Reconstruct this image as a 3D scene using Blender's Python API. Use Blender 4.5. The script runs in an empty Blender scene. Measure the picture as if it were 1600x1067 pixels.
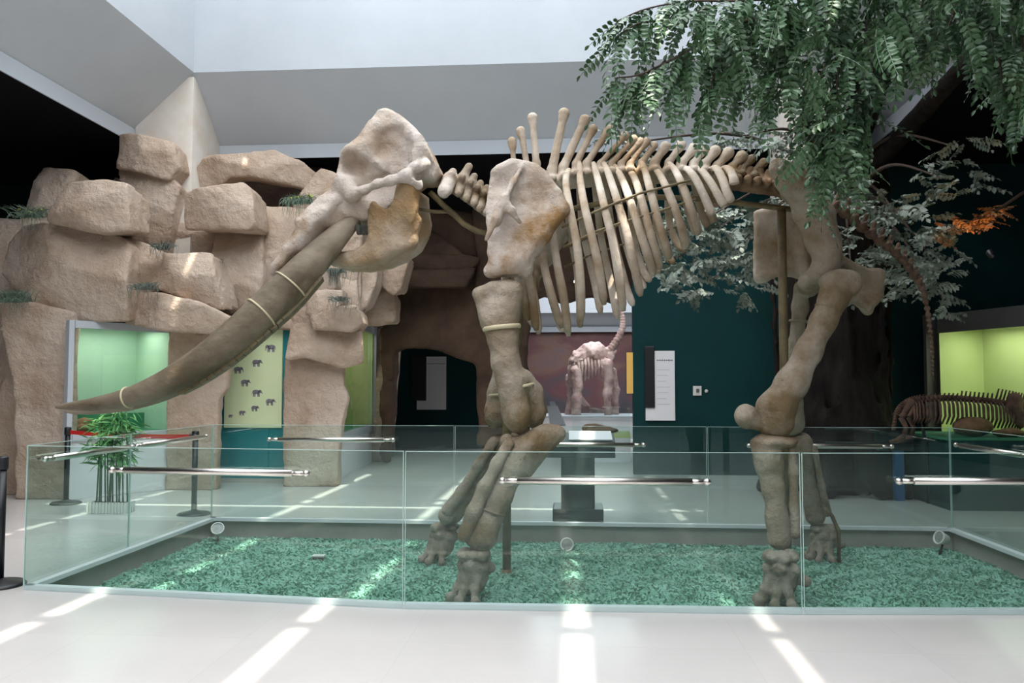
import bpy, bmesh, math, random
import numpy as np
from mathutils import Vector, Matrix

# ------------------------------------------------------------------ camera, world, sun, exposure
SC = bpy.context.scene
COL = SC.collection
rnd = random.Random(11)
F = 1291.0          # focal length in pixels of the 1600x1067 photograph
EYE = 1.55
YAW = math.radians(4.2); PIT = math.radians(2.95)
FW = np.array([-math.sin(YAW)*math.cos(PIT), math.cos(YAW)*math.cos(PIT), math.sin(PIT)])
RT = np.array([math.cos(YAW), math.sin(YAW), 0.0]); UP = np.cross(RT, FW)
CAM = np.array([0.0, 0.0, EYE])
cam_data = bpy.data.cameras.new('camera'); cam = bpy.data.objects.new('camera', cam_data); COL.objects.link(cam)
cam_data.sensor_width = 36.0; cam_data.lens = F/1600*36.0; cam_data.clip_start = .05; cam_data.clip_end = 200
m = Matrix.Identity(4)
for i in range(3):
    m[i][0] = RT[i]; m[i][1] = UP[i]; m[i][2] = -FW[i]; m[i][3] = CAM[i]
cam.matrix_world = m
SC.camera = cam
world = bpy.data.worlds.new('world'); SC.world = world; world.use_nodes = True
bg = world.node_tree.nodes['Background']; bg.inputs['Color'].default_value = (.62, .76, 1.0, 1); bg.inputs['Strength'].default_value = 1.0
SUN_X, SUN_Y = .15, -.33        # horizontal travel towards the sun per metre of height
sun_data = bpy.data.lights.new('sun', 'SUN'); sun = bpy.data.objects.new('sun', sun_data); COL.objects.link(sun)
sun_data.energy = 9.0; sun_data.angle = math.radians(.6); sun_data.color = (1.0, .93, .82)
sun.location = (3, -4, 14)
sun.rotation_euler = Vector((SUN_X, SUN_Y, 1)).to_track_quat('Z', 'Y').to_euler()
SKY_STRENGTH = 4.35              # radiance of the white skylight blinds
SC.view_settings.view_transform = 'Standard'; SC.view_settings.look = 'None'
SC.view_settings.exposure = 0.0; SC.view_settings.gamma = 1.0; SC.view_settings.use_curve_mapping = False
SC.cycles.use_denoising = True
SC.cycles.max_bounces = 8; SC.cycles.diffuse_bounces = 4; SC.cycles.glossy_bounces = 3
SC.cycles.transparent_max_bounces = 24; SC.cycles.transmission_bounces = 6
SC.cycles.sample_clamp_indirect = 6.0
SC.cycles.caustics_reflective = False; SC.cycles.caustics_refractive = False

# ------------------------------------------------------------------ pixel rays
def ray(x, y): return FW + RT*((x-800)/F) - UP*((y-533.5)/F)
def atY(x, y, Y): d = ray(x, y); return CAM + d*(Y/d[1])
def atX(x, y, X): d = ray(x, y); return CAM + d*(X/d[0])
def atZ(x, y, Z=0.0): d = ray(x, y); return CAM + d*((Z-EYE)/d[2])

# ------------------------------------------------------------------ materials
def lin(c):
    return tuple(((v/255)/12.92 if v/255 <= .04045 else ((v/255+.055)/1.055)**2.4) for v in c) + (1.0,)
MATS = {}
def mat(name, c1, c2=None, c3=None, scale=4.0, rough=.6, metal=0.0, bump=0.0, bscale=25.0, dist=.02, spec=.5,
        emit=0.0, stretch=(1, 1, 1), contrast=(.35, .65), pits=0.0, trans=0.0):
    mt = bpy.data.materials.new(name); mt.use_nodes = True; MATS[name] = mt
    nt = mt.node_tree; N = nt.nodes; L = nt.links; b = N['Principled BSDF']
    b.inputs['Roughness'].default_value = rough; b.inputs['Metallic'].default_value = metal
    b.inputs['Specular IOR Level'].default_value = spec
    b.inputs['Base Color'].default_value = lin(c1)
    tc = N.new('ShaderNodeTexCoord'); mp = N.new('ShaderNodeMapping'); mp.inputs['Scale'].default_value = stretch
    L.new(tc.outputs['Object'], mp.inputs['Vector'])
    if c2:
        nz = N.new('ShaderNodeTexNoise'); nz.inputs['Scale'].default_value = scale; nz.inputs['Detail'].default_value = 6; nz.inputs['Roughness'].default_value = .6
        L.new(mp.outputs[0], nz.inputs['Vector'])
        cr = N.new('ShaderNodeValToRGB'); L.new(nz.outputs['Fac'], cr.inputs[0])
        cr.color_ramp.elements[0].position = contrast[0]; cr.color_ramp.elements[0].color = lin(c1)
        cr.color_ramp.elements[1].position = contrast[1]; cr.color_ramp.elements[1].color = lin(c2)
        out = cr.outputs[0]
        if c3:
            n2 = N.new('ShaderNodeTexNoise'); n2.inputs['Scale'].default_value = scale*.37; n2.inputs['Detail'].default_value = 4
            L.new(mp.outputs[0], n2.inputs['Vector'])
            r2 = N.new('ShaderNodeValToRGB'); r2.color_ramp.elements[0].position = .48; r2.color_ramp.elements[1].position = .68
            L.new(n2.outputs['Fac'], r2.inputs[0])
            mx = N.new('ShaderNodeMix'); mx.data_type = 'RGBA'
            L.new(r2.outputs[0], mx.inputs[0]); L.new(out, mx.inputs[6]); mx.inputs[7].default_value = lin(c3)
            out = mx.outputs[2]
        L.new(out, b.inputs['Base Color'])
        if emit:
            L.new(out, b.inputs['Emission Color'])
    elif emit:
        b.inputs['Emission Color'].default_value = lin(c1)
    if emit: b.inputs['Emission Strength'].default_value = emit
    if bump:
        nb = N.new('ShaderNodeTexNoise'); nb.inputs['Scale'].default_value = bscale; nb.inputs['Detail'].default_value = 8; nb.inputs['Roughness'].default_value = .65
        L.new(mp.outputs[0], nb.inputs['Vector'])
        h = nb.outputs['Fac']
        if pits:
            vo = N.new('ShaderNodeTexVoronoi'); vo.inputs['Scale'].default_value = bscale*.6
            L.new(mp.outputs[0], vo.inputs['Vector'])
            ma = N.new('ShaderNodeMath'); ma.operation = 'MULTIPLY_ADD'; ma.inputs[1].default_value = pits
            L.new(vo.outputs['Distance'], ma.inputs[0]); L.new(h, ma.inputs[2]); h = ma.outputs[0]
        bp = N.new('ShaderNodeBump'); bp.inputs['Strength'].default_value = bump; bp.inputs['Distance'].default_value = dist
        L.new(h, bp.inputs['Height']); L.new(bp.outputs[0], b.inputs['Normal'])
    return mt

def glass_mat(name, tint, refl=.06, rough=.0):
    mt = bpy.data.materials.new(name); mt.use_nodes = True; nt = mt.node_tree; N = nt.nodes; L = nt.links
    N.remove(N['Principled BSDF']); out = N['Material Output']
    tr = N.new('ShaderNodeBsdfTransparent'); tr.inputs[0].default_value = tint + (1,)
    gl = N.new('ShaderNodeBsdfGlossy'); gl.inputs['Roughness'].default_value = rough; gl.inputs[0].default_value = (.9, 1, .97, 1)
    fr = N.new('ShaderNodeFresnel'); ge = N.new('ShaderNodeNewGeometry'); mi = N.new('ShaderNodeMapRange')
    mi.inputs['To Min'].default_value = 1.45; mi.inputs['To Max'].default_value = 1/1.45      # same mirror strength on both faces of the pane
    L.new(ge.outputs['Backfacing'], mi.inputs['Value']); L.new(mi.outputs[0], fr.inputs['IOR'])
    mx = N.new('ShaderNodeMixShader'); L.new(fr.outputs[0], mx.inputs[0]); L.new(tr.outputs[0], mx.inputs[1]); L.new(gl.outputs[0], mx.inputs[2])
    L.new(mx.outputs[0], out.inputs[0]); MATS[name] = mt
    return mt

mat('bone', (200, 186, 174), (150, 116, 76), (208, 196, 186), scale=2.4, rough=.75, bump=1.0, bscale=12, dist=.045, spec=.2, pits=.6, contrast=(.40, .58))
mat('bone_ochre', (176, 150, 116), (200, 186, 170), (144, 114, 78), scale=2.6, rough=.75, bump=1.0, bscale=12, dist=.045, spec=.2, pits=.6, contrast=(.42, .62))
mat('bone_leg', (176, 162, 146), (124, 104, 76), (156, 138, 118), scale=2.4, rough=.72, bump=1.0, bscale=12, dist=.045, spec=.2, pits=.6, contrast=(.40, .62))
mat('bone_foot', (166, 154, 140), (124, 112, 94), scale=5, rough=.78, bump=.9, bscale=18, dist=.03, spec=.2, pits=.5)
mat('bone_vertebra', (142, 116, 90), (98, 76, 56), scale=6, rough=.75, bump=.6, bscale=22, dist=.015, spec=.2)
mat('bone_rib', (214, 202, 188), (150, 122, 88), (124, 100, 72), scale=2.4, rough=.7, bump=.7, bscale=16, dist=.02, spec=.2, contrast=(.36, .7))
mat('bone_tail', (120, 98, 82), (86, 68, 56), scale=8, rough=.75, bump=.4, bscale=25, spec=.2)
mat('tusk', (134, 120, 102), (90, 78, 60), (166, 152, 134), scale=4.2, rough=.55, bump=.7, bscale=10, dist=.03, spec=.3, stretch=(.5, 1, .8), contrast=(.36, .64))
mat('tooth', (92, 92, 84), (50, 50, 48), scale=20, rough=.5)
mat('steel_brown', (126, 110, 78), (98, 84, 58), scale=8, rough=.55, spec=.4, bump=.2)
mat('wire', (196, 182, 150), rough=.6)
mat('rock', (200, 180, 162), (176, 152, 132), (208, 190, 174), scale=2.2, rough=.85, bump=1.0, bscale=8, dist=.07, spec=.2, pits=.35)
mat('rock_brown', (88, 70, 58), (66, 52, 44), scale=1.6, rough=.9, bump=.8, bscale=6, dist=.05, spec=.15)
mat('white_paint', (178, 183, 189), (171, 176, 182), scale=.8, rough=.7, spec=.3)
mat('grey_soffit', (198, 202, 207), (190, 194, 199), scale=.6, rough=.8, spec=.2)
mat('stained_plaster', (222, 218, 212), (200, 184, 166), scale=1.1, rough=.8, spec=.2, contrast=(.4, .8))
mat('black_ceiling', (16, 16, 20), rough=.9, spec=.1)
mat('teal_wall', (11, 56, 57), (8, 47, 49), scale=.8, rough=.75, spec=.2, bump=.05)
mat('dark_wall', (18, 30, 32), rough=.85, spec=.15)
mat('teal_panel', (18, 120, 128), (22, 130, 136), scale=1, rough=.45)
mat('poster_paper', (222, 232, 186), (214, 228, 180), scale=2, rough=.5)
mat('print_grey', (112, 108, 118), (150, 146, 150), scale=40, rough=.6)
mat('print_pale', (170, 172, 158), rough=.6)
mat('chrome', (236, 228, 220), rough=.3, metal=1.0)
mat('black_metal', (24, 24, 28), rough=.4, spec=.5)
mat('red_belt', (206, 34, 34), rough=.6)
mat('channel', (226, 230, 232), rough=.4)
mat('pit_wall', (186, 180, 172), (172, 166, 158), scale=3, rough=.6, spec=.3)
mat('turf', (138, 184, 164), (160, 202, 184), (116, 166, 144), scale=7, rough=.8, spec=.2)
mat('turf_base', (104, 164, 138), (122, 184, 158), scale=12, rough=.9, spec=.1)
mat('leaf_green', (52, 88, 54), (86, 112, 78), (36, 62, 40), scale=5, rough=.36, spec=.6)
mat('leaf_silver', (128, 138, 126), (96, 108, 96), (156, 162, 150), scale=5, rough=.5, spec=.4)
mat('leaf_amber_lit', (150, 96, 52), (120, 80, 44), scale=6, rough=.5)  # amber lamplight painted into the leaf colour
mat('bark', (44, 38, 36), (28, 24, 22), scale=4, rough=.9, bump=.9, bscale=8, dist=.04, spec=.15, stretch=(2, 2, .4))
mat('twig', (70, 56, 48), rough=.8)
mat('bamboo_leaf', (62, 128, 62), (110, 168, 96), scale=9, rough=.5)
mat('bamboo_stem', (44, 82, 48), (60, 100, 56), scale=12, rough=.5)
mat('white_plastic', (214, 214, 208), rough=.5)
mat('moss', (84, 104, 84), (120, 136, 118), (66, 84, 70), scale=14, rough=.8)
mat('moss_grey', (112, 118, 108), (84, 90, 82), scale=14, rough=.8)
mat('flower_yellow', (196, 186, 60), (140, 170, 70), scale=20, rough=.6)
mat('vitrine_green', (180, 214, 190), (172, 208, 184), scale=1.2, rough=.7, spec=.2)
mat('vitrine_lime', (196, 210, 146), (190, 206, 140), scale=1.2, rough=.7, spec=.2)
mat('vitrine_floor', (54, 128, 92), (64, 140, 100), scale=4, rough=.7)
mat('stone_brown', (150, 112, 82), (122, 88, 62), scale=9, rough=.85, bump=.6, bscale=20)
mat('panel_white', (230, 228, 230), (224, 222, 226), scale=1, rough=.6)
mat('dark_teal_metal', (22, 44, 46), (18, 38, 40), scale=2, rough=.35)
mat('blue_post', (40, 92, 140), rough=.5)
mat('grey_frame', (96, 94, 92), (88, 86, 84), scale=2, rough=.7)
mat('lamp_glow', (255, 246, 224), emit=6.0)
mat('spot_lens', (150, 152, 148), (128, 130, 126), scale=30, rough=.25)
mat('fossil_red', (118, 90, 74), (78, 58, 48), scale=9, rough=.8, bump=.3)
mat('fossil_pale', (216, 192, 184), (150, 118, 110), scale=3, rough=.4, spec=.5, bump=.5, bscale=5, dist=.1)
mat('orange_sign', (236, 186, 96), rough=.5)
mat('rope_dark', (30, 34, 34), rough=.6)
glass_mat('glass', (.905, .965, .95))
glass_mat('glass_thin', (.95, .99, .98))
def edge_mat():
    mt = mat('glass_edge', (196, 222, 216), rough=.15, spec=.6); return mt
edge_mat()

# floor: pale polished tile with faint joints
mt = mat('floor_tile', (214, 208, 204), (206, 200, 197), scale=.7, rough=.2, spec=.45)
nt = mt.node_tree; N = nt.nodes; L = nt.links
bt = N.new('ShaderNodeTexBrick'); bt.offset = 0.0
bt.inputs['Scale'].default_value = 1.0; bt.inputs['Brick Width'].default_value = 1.0; bt.inputs['Row Height'].default_value = 1.0
bt.inputs['Mortar Size'].default_value = .004; bt.inputs['Mortar Smooth'].default_value = .3
bt.inputs['Color1'].default_value = (1, 1, 1, 1); bt.inputs['Color2'].default_value = (.97, .97, .97, 1); bt.inputs['Mortar'].default_value = (.93, .925, .92, 1)
tc = N.new('ShaderNodeTexCoord'); L.new(tc.outputs['Object'], bt.inputs['Vector'])
mx = N.new('ShaderNodeMix'); mx.data_type = 'RGBA'; mx.blend_type = 'MULTIPLY'; mx.inputs[0].default_value = 1
src = N['Principled BSDF'].inputs['Base Color'].links[0].from_socket
L.new(src, mx.inputs[6]); L.new(bt.outputs['Color'], mx.inputs[7]); L.new(mx.outputs[2], N['Principled BSDF'].inputs['Base Color'])

# ------------------------------------------------------------------ object helpers
def link(o, parent=None):
    COL.objects.link(o)
    if parent is not None: o.parent = parent
    return o
def tag(o, label=None, cat=None, group=None, kind=None):
    if label: o['label'] = label
    if cat: o['category'] = cat
    if group: o['group'] = group
    if kind: o['kind'] = kind
    return o
def thing(name, loc, label, cat, group=None):
    o = bpy.data.objects.new(name, None); o.empty_display_size = .1; o.location = tuple(loc)
    link(o); return tag(o, label, cat, group)
def wloc(o):
    v = Vector((0, 0, 0))
    while o is not None: v = v + o.location; o = o.parent
    return v

class MB:
    """collects vertices and faces in world coordinates; build() links them as ONE mesh object"""
    def __init__(s): s.v = []; s.f = []
    def add(s, v, f):
        n = len(s.v); s.v += [tuple(p) for p in v]; s.f += [tuple(i+n for i in q) for q in f]; return s
    def box(s, lo, hi):
        x0, y0, z0 = lo; x1, y1, z1 = hi
        return s.add([(x0,y0,z0),(x1,y0,z0),(x1,y1,z0),(x0,y1,z0),(x0,y0,z1),(x1,y0,z1),(x1,y1,z1),(x0,y1,z1)],
                     [(0,3,2,1),(4,5,6,7),(0,1,5,4),(1,2,6,5),(2,3,7,6),(3,0,4,7)])
    def bar(s, a, b, w, h, up=(0, 0, 1)):
        a = Vector(a); b = Vector(b); d = (b-a).normalized(); u = Vector(up); r = d.cross(u)
        r = r.normalized() if r.length > 1e-6 else Vector((1, 0, 0)); u = r.cross(d)
        P = []
        for p in (a, b):
            for i, j in ((-1,-1),(1,-1),(1,1),(-1,1)): P.append(p + r*(i*w/2) + u*(j*h/2))
        return s.add(P, [(0,1,2,3),(7,6,5,4),(0,4,5,1),(1,5,6,2),(2,6,7,3),(3,7,4,0)])
    def quad(s, a, b, c, d): return s.add([a, b, c, d], [(0, 1, 2, 3)])
    def prism(s, poly, off):
        """closed prism: polygon (3-D points, planar) pushed along off"""
        n = len(poly); off = np.array(off, float); P = [np.array(p, float) for p in poly]
        fs = [tuple(range(n)), tuple(range(2*n-1, n-1, -1))] + [(i, i+n, (i+1) % n+n, (i+1) % n) for i in range(n)]
        return s.add(P + [p+off for p in P], fs)
    def tube(s, pts, rad, n=8, flat=1.0, axis=None, cap=True):
        P = [Vector(p) for p in pts]; k = len(P)
        if not hasattr(rad, '__len__'): rad = [rad]*k
        ref = Vector(axis) if axis is not None else Vector((0, 1, 0))
        vs = []
        for i, p in enumerate(P):
            d = (P[min(i+1, k-1)] - P[max(i-1, 0)]).normalized()
            u = ref - d*ref.dot(d)
            if u.length < 1e-4: u = Vector((1, 0, .3)) - d*d.dot(Vector((1, 0, .3)))
            u.normalize(); w = d.cross(u)
            for j in range(n):
                a = 2*math.pi*j/n
                vs.append(p + u*(math.cos(a)*rad[i]*flat) + w*(math.sin(a)*rad[i]))
        fs = [(i*n+j, i*n+(j+1) % n, (i+1)*n+(j+1) % n, (i+1)*n+j) for i in range(k-1) for j in range(n)]
        if cap: fs += [tuple(range(n-1, -1, -1)), tuple((k-1)*n+j for j in range(n))]
        return s.add(vs, fs)
    def lathe(s, c, prof, n=24, axis='z', cap=True):
        vs = []; c = Vector(c)
        ax = {'z': ((1,0,0),(0,1,0),(0,0,1))}.get(axis) if isinstance(axis, str) else None
        if ax is None:
            d = Vector(axis).normalized(); u = d.orthogonal().normalized(); w = d.cross(u)
        else: u, w, d = Vector(ax[0]), Vector(ax[1]), Vector(ax[2])
        for r, h in prof:
            for j in range(n):
                a = 2*math.pi*j/n; vs.append(c + u*(r*math.cos(a)) + w*(r*math.sin(a)) + d*h)
        k = len(prof)
        fs = [(i*n+j, i*n+(j+1) % n, (i+1)*n+(j+1) % n, (i+1)*n+j) for i in range(k-1) for j in range(n)]
        if cap: fs += [tuple(range(n-1, -1, -1)), tuple((k-1)*n+j for j in range(n))]
        return s.add(vs, fs)
    def torus(s, c, axis, R, r, n=20, k=6, flat=1.0):
        d = Vector(axis).normalized(); u = d.orthogonal().normalized(); w = d.cross(u); c = Vector(c); vs = []
        for i in range(n):
            a = 2*math.pi*i/n; e = u*math.cos(a) + w*math.sin(a)
            for j in range(k):
                b = 2*math.pi*j/k; vs.append(c + e*(R + r*math.cos(b)) + d*(r*math.sin(b)*flat))
        fs = [(i*k+j, ((i+1) % n)*k+j, ((i+1) % n)*k+(j+1) % k, i*k+(j+1) % k) for i in range(n) for j in range(k)]
        return s.add(vs, fs)
    def build(s, name, material, parent=None, smooth=False, origin=None, bevel=0.0):
        base = np.array(wloc(parent)) if parent is not None else np.array(origin if origin is not None else (0, 0, 0), float)
        V = np.array(s.v, float) - base
        me = bpy.data.meshes.new(name); me.from_pydata([tuple(p) for p in V], [], s.f); me.update()
        bm = bmesh.new(); bm.from_mesh(me); bmesh.ops.recalc_face_normals(bm, faces=bm.faces)
        if bevel:
            bmesh.ops.bevel(bm, geom=list(bm.edges), offset=bevel, segments=2, affect='EDGES', profile=.6, clamp_overlap=True)
        bm.to_mesh(me); bm.free()
        me.materials.append(MATS[material])
        if smooth: me.polygons.foreach_set('use_smooth', [True]*len(me.polygons))
        o = bpy.data.objects.new(name, me); link(o, parent)
        if parent is None: o.location = tuple(base)
        return o
def struct(name, mb, material, parent=None, **k):
    o = mb.build(name, material, parent, **k)
    if parent is None: o['kind'] = 'structure'
    return o

def spline(pts, n):
    """Catmull-Rom through rows of any width"""
    P = np.array(pts, float); P = np.vstack([2*P[0]-P[1], P, 2*P[-1]-P[-2]]); out = []
    for i in range(1, len(P)-2):
        for t in np.arange(n)/n:
            a, b, c, d = P[i-1], P[i], P[i+1], P[i+2]
            out.append(.5*((2*b) + (c-a)*t + (2*a-5*b+4*c-d)*t*t + (3*b-a-3*c+d)*t**3))
    out.append(P[-2]); return np.array(out)

# ------------------------------------------------------------------ implicit surfaces (bones, rocks)
def surfnet(f, lo, hi, h):
    lo = np.array(lo, float); hi = np.array(hi, float)
    n = np.maximum(5, np.ceil((hi-lo)/h).astype(int)+1)
    ax = [(lo[i] + h*np.arange(n[i])).astype(np.float32) for i in range(3)]
    X, Y, Z = np.meshgrid(*ax, indexing='ij'); V = f(X, Y, Z).astype(np.float32)
    for a in range(3):
        for e in (0, -1):
            sl = [slice(None)]*3; sl[a] = e; V[tuple(sl)] = np.maximum(V[tuple(sl)], h*.5)
    cn = tuple(n-1); cnt = np.zeros(cn, np.float32); pos = np.zeros(cn+(3,), np.float32)
    for a in range(3):
        o1, o2 = [k for k in range(3) if k != a]
        for i in (0, 1):
            for j in (0, 1):
                s0 = [None]*3; s1 = [None]*3
                s0[a] = slice(0, n[a]-1); s1[a] = slice(1, n[a])
                s0[o1] = s1[o1] = slice(i, n[o1]-1+i); s0[o2] = s1[o2] = slice(j, n[o2]-1+j)
                va = V[tuple(s0)]; vb = V[tuple(s1)]; mk = (va < 0) != (vb < 0)
                t = np.where(mk, va/np.where(mk, va-vb, 1), 0)
                cnt += mk
                pos[..., a] += np.where(mk, t, 0); pos[..., o1] += np.where(mk, i, 0); pos[..., o2] += np.where(mk, j, 0)
    act = cnt > 0; idx = -np.ones(cn, np.int64); idx[act] = np.arange(act.sum())
    ijk = np.argwhere(act); verts = lo + h*(ijk + pos[act]/cnt[act][:, None])
    quads = []
    for a in range(3):
        o1, o2 = [k for k in range(3) if k != a]
        s0 = [None]*3; s1 = [None]*3
        s0[a] = slice(0, n[a]-1); s1[a] = slice(1, n[a])
        for o in (o1, o2): s0[o] = s1[o] = slice(1, n[o]-1)
        va = V[tuple(s0)] < 0; vb = V[tuple(s1)] < 0
        for mk, flip in ((va & ~vb, False), (~va & vb, True)):
            e = np.argwhere(mk)
            if not len(e): continue
            e[:, o1] += 1; e[:, o2] += 1
            q = []
            for d1, d2 in ((-1,-1),(0,-1),(0,0),(-1,0)):
                c = e.copy(); c[:, o1] += d1; c[:, o2] += d2
                q.append(idx[c[:, 0], c[:, 1], c[:, 2]])
            q = np.stack(q, 1)
            if a == 1: flip = not flip
            quads.append(q[:, ::-1] if flip else q)
    return verts, np.vstack(quads)
def smin(a, b, k):
    h = np.maximum(k - np.abs(a-b), 0)/k; return np.minimum(a, b) - h*h*k*.25
def smax(a, b, k): return -smin(-a, -b, k)
def s_cone(X, Y, Z, a, b, ra, rb):
    d = np.array(b) - np.array(a); L2 = float(d @ d) + 1e-9
    t = np.clip(((X-a[0])*d[0] + (Y-a[1])*d[1] + (Z-a[2])*d[2])/L2, 0, 1)
    return np.sqrt((X-a[0]-t*d[0])**2 + (Y-a[1]-t*d[1])**2 + (Z-a[2]-t*d[2])**2) - (ra + (rb-ra)*t)
def s_ell(X, Y, Z, c, r):
    k0 = np.sqrt(((X-c[0])/r[0])**2 + ((Y-c[1])/r[1])**2 + ((Z-c[2])/r[2])**2)
    k1 = np.sqrt(((X-c[0])/r[0]**2)**2 + ((Y-c[1])/r[1]**2)**2 + ((Z-c[2])/r[2]**2)**2) + 1e-6
    return k0*(k0-1)/k1
def s_poly(X, Z, poly):
    d = np.full(X.shape, 1e9, np.float32); ins = np.zeros(X.shape, bool); n = len(poly)
    for i in range(n):
        x0, z0 = poly[i]; x1, z1 = poly[i-1]; ex, ez = x1-x0, z1-z0; wx, wz = X-x0, Z-z0
        t = np.clip((wx*ex + wz*ez)/(ex*ex+ez*ez+1e-12), 0, 1)
        d = np.minimum(d, (wx-ex*t)**2 + (wz-ez*t)**2)
        c = ((z0 <= Z) != (z1 <= Z)) & (X < (x1-x0)*(Z-z0)/(z1-z0+1e-12) + x0)
        ins ^= c
    return np.where(ins, -1, 1)*np.sqrt(d)
def wob(X, Y, Z, fr, seed):
    r = np.random.RandomState(seed); o = 0
    for k in range(5):
        d = r.normal(size=3); d = d/np.linalg.norm(d)*fr*(1+.6*k); ph = r.uniform(0, 6.28)
        e = r.normal(size=3); e = e/np.linalg.norm(e)*fr*(1+.5*k); p2 = r.uniform(0, 6.28)
        o = o + np.sin(X*d[0]+Y*d[1]+Z*d[2]+ph)*np.sin(X*e[0]+Y*e[1]+Z*e[2]+p2)/(1+.5*k)
    return o/2.2
def sdf_obj(name, prims, h, parent, material, noise=.006, nf=14, seed=1):
    """prims: (op, kind, data..., k); op '+' or '-'"""
    lo = np.full(3, 1e9); hi = -lo
    for p in prims:
        if p[0] == '-': continue
        if p[1] == 'c':
            for q, r in ((p[2], p[4]), (p[3], p[5])): lo = np.minimum(lo, np.array(q)-r); hi = np.maximum(hi, np.array(q)+r)
        elif p[1] == 'e':
            lo = np.minimum(lo, np.array(p[2])-np.array(p[3])); hi = np.maximum(hi, np.array(p[2])+np.array(p[3]))
        elif p[1] == 'f':
            lo = np.minimum(lo, p[3]); hi = np.maximum(hi, p[4])
    lo -= 3*h; hi += 3*h
    def f(X, Y, Z):
        v = None
        for p in prims:
            k = p[-1]
            d = s_cone(X, Y, Z, *p[2:6]) if p[1] == 'c' else s_ell(X, Y, Z, p[2], p[3]) if p[1] == 'e' else p[2](X, Y, Z)
            v = d if v is None else (smin(v, d, k) if p[0] == '+' else smax(v, -d, k))
        if noise: v = v + noise*wob(X, Y, Z, nf, seed) + noise*.55*wob(X, Y, Z, nf*2.6, seed+7)
        return v
    V, Q = surfnet(f, lo, hi, h)
    return mesh_obj(name, V, Q, parent, material)
def mesh_obj(name, V, Q, parent, material, smooth=True, origin=None):
    base = np.array(wloc(parent)) if parent is not None else np.array(origin if origin is not None else (0, 0, 0), float)
    me = bpy.data.meshes.new(name); me.from_pydata((np.asarray(V)-base).tolist(), [], np.asarray(Q).tolist()); me.update()
    me.materials.append(MATS[material])
    if smooth: me.polygons.foreach_set('use_smooth', [True]*len(me.polygons))
    o = bpy.data.objects.new(name, me); link(o, parent)
    if parent is None: o.location = tuple(base)
    return o
# ------------------------------------------------------------------ the building
YI, YO = 12.2, 13.2            # rear skylight well: inner (upper) and outer (lower) edge
XLI, XLO, XRI, XRO = -5.85, -6.8, 3.12, 4.72
YFI, YFO = -6.4, -7.4          # the same behind the camera
ZB, ZT, ZI, ZS = 5.28, 5.51, 6.38, 10.0
PIT_Z = -.2
FRONT = [(-4.14, 6.03), (-1.17, 5.72), (1.54, 5.77), (4.05, 5.95)]     # glass line of the enclosure
BL, BR = (-4.13, 9.27), (4.02, 9.2)
RX0, RX1, RY0, RY1 = -13.0, 9.5, -8.5, 31.0

fl = MB()
y0 = [RY0, RY1]
# floor around the sunken bed
def fq(pts): fl.add([(x, y, 0) for x, y in pts], [tuple(range(len(pts)))])
fq([(RX0, RY0), (FRONT[0][0], RY0), FRONT[0], BL, (BL[0], RY1), (RX0, RY1)])
fq([(FRONT[3][0], RY0), (RX1, RY0), (RX1, RY1), (BR[0], RY1), BR, FRONT[3]])
fq([BL, BR, (BR[0], RY1), (BL[0], RY1)])
for i in range(3):
    a, b = FRONT[i], FRONT[i+1]
    fq([(a[0], RY0), (b[0], RY0), b, a])
floor = struct('floor', fl, 'floor_tile')
pw = MB(); ring = FRONT + [BR, BL]
for i in range(6):
    a, b = ring[i], ring[(i+1) % 6]
    pw.quad((*a, 0), (*b, 0), (*b, PIT_Z-.05), (*a, PIT_Z-.05))
o = pw.build('pit_wall', 'pit_wall', floor)
pb = MB().add([(x, y, PIT_Z-.015) for x, y in ring], [tuple(range(6))])
turf_base = tag(pb.build('turf_mat', 'turf_base'), 'green turf mat lining the sunken bed under the mammoth skeleton', 'turf mat')

# artificial grass: curled blades, one object nobody could count
def inside_bed(x, y, mrg=.03):
    if not (BL[0]+mrg < x < BR[0]-mrg): return False
    yf = np.interp(x, [p[0] for p in FRONT], [p[1] for p in FRONT]); yb = np.interp(x, [BL[0], BR[0]], [BL[1], BR[1]])
    return yf+mrg < y < yb-mrg
rs = np.random.RandomState(5)
NB = 110000
gx = rs.uniform(BL[0], BR[0], NB); gy = rs.uniform(5.7, 9.3, NB)
ok = np.array([inside_bed(x, y) for x, y in zip(gx, gy)]); gx, gy = gx[ok], gy[ok]; NB = len(gx)
clump = np.sin(gx*7.1+np.sin(gy*5.3)*2)*np.sin(gy*9.7+np.sin(gx*4.1)*2)
hh = .022 + .022*rs.rand(NB) + .010*clump
an = rs.uniform(0, 2*np.pi, NB); ln = rs.uniform(.2, 1.3, NB)*hh*1.3; w = .005 + .005*rs.rand(NB)
px, py = np.cos(an), np.sin(an); base = PIT_Z - .014
gv = np.zeros((NB, 4, 3))
gv[:, 0] = np.stack([gx - py*w, gy + px*w, np.full(NB, base)], 1); gv[:, 1] = np.stack([gx + py*w, gy - px*w, np.full(NB, base)], 1)
gv[:, 2] = np.stack([gx + px*ln*.55 + py*w*.8, gy + py*ln*.55 - px*w*.8, base + hh*.85], 1)
gv[:, 3] = np.stack([gx + px*ln*1.2, gy + py*ln*1.2, base + hh*(.6 + .5*rs.rand(NB))], 1)
ids = np.arange(NB)*4
gf = np.vstack([np.stack([ids, ids+1, ids+2], 1), np.stack([ids, ids+2, ids+3], 1)])
tag(mesh_obj('artificial_grass', gv.reshape(-1, 3), gf, None, 'turf', smooth=False), 'curly green artificial grass filling the sunken bed', 'grass', kind='stuff')

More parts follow.
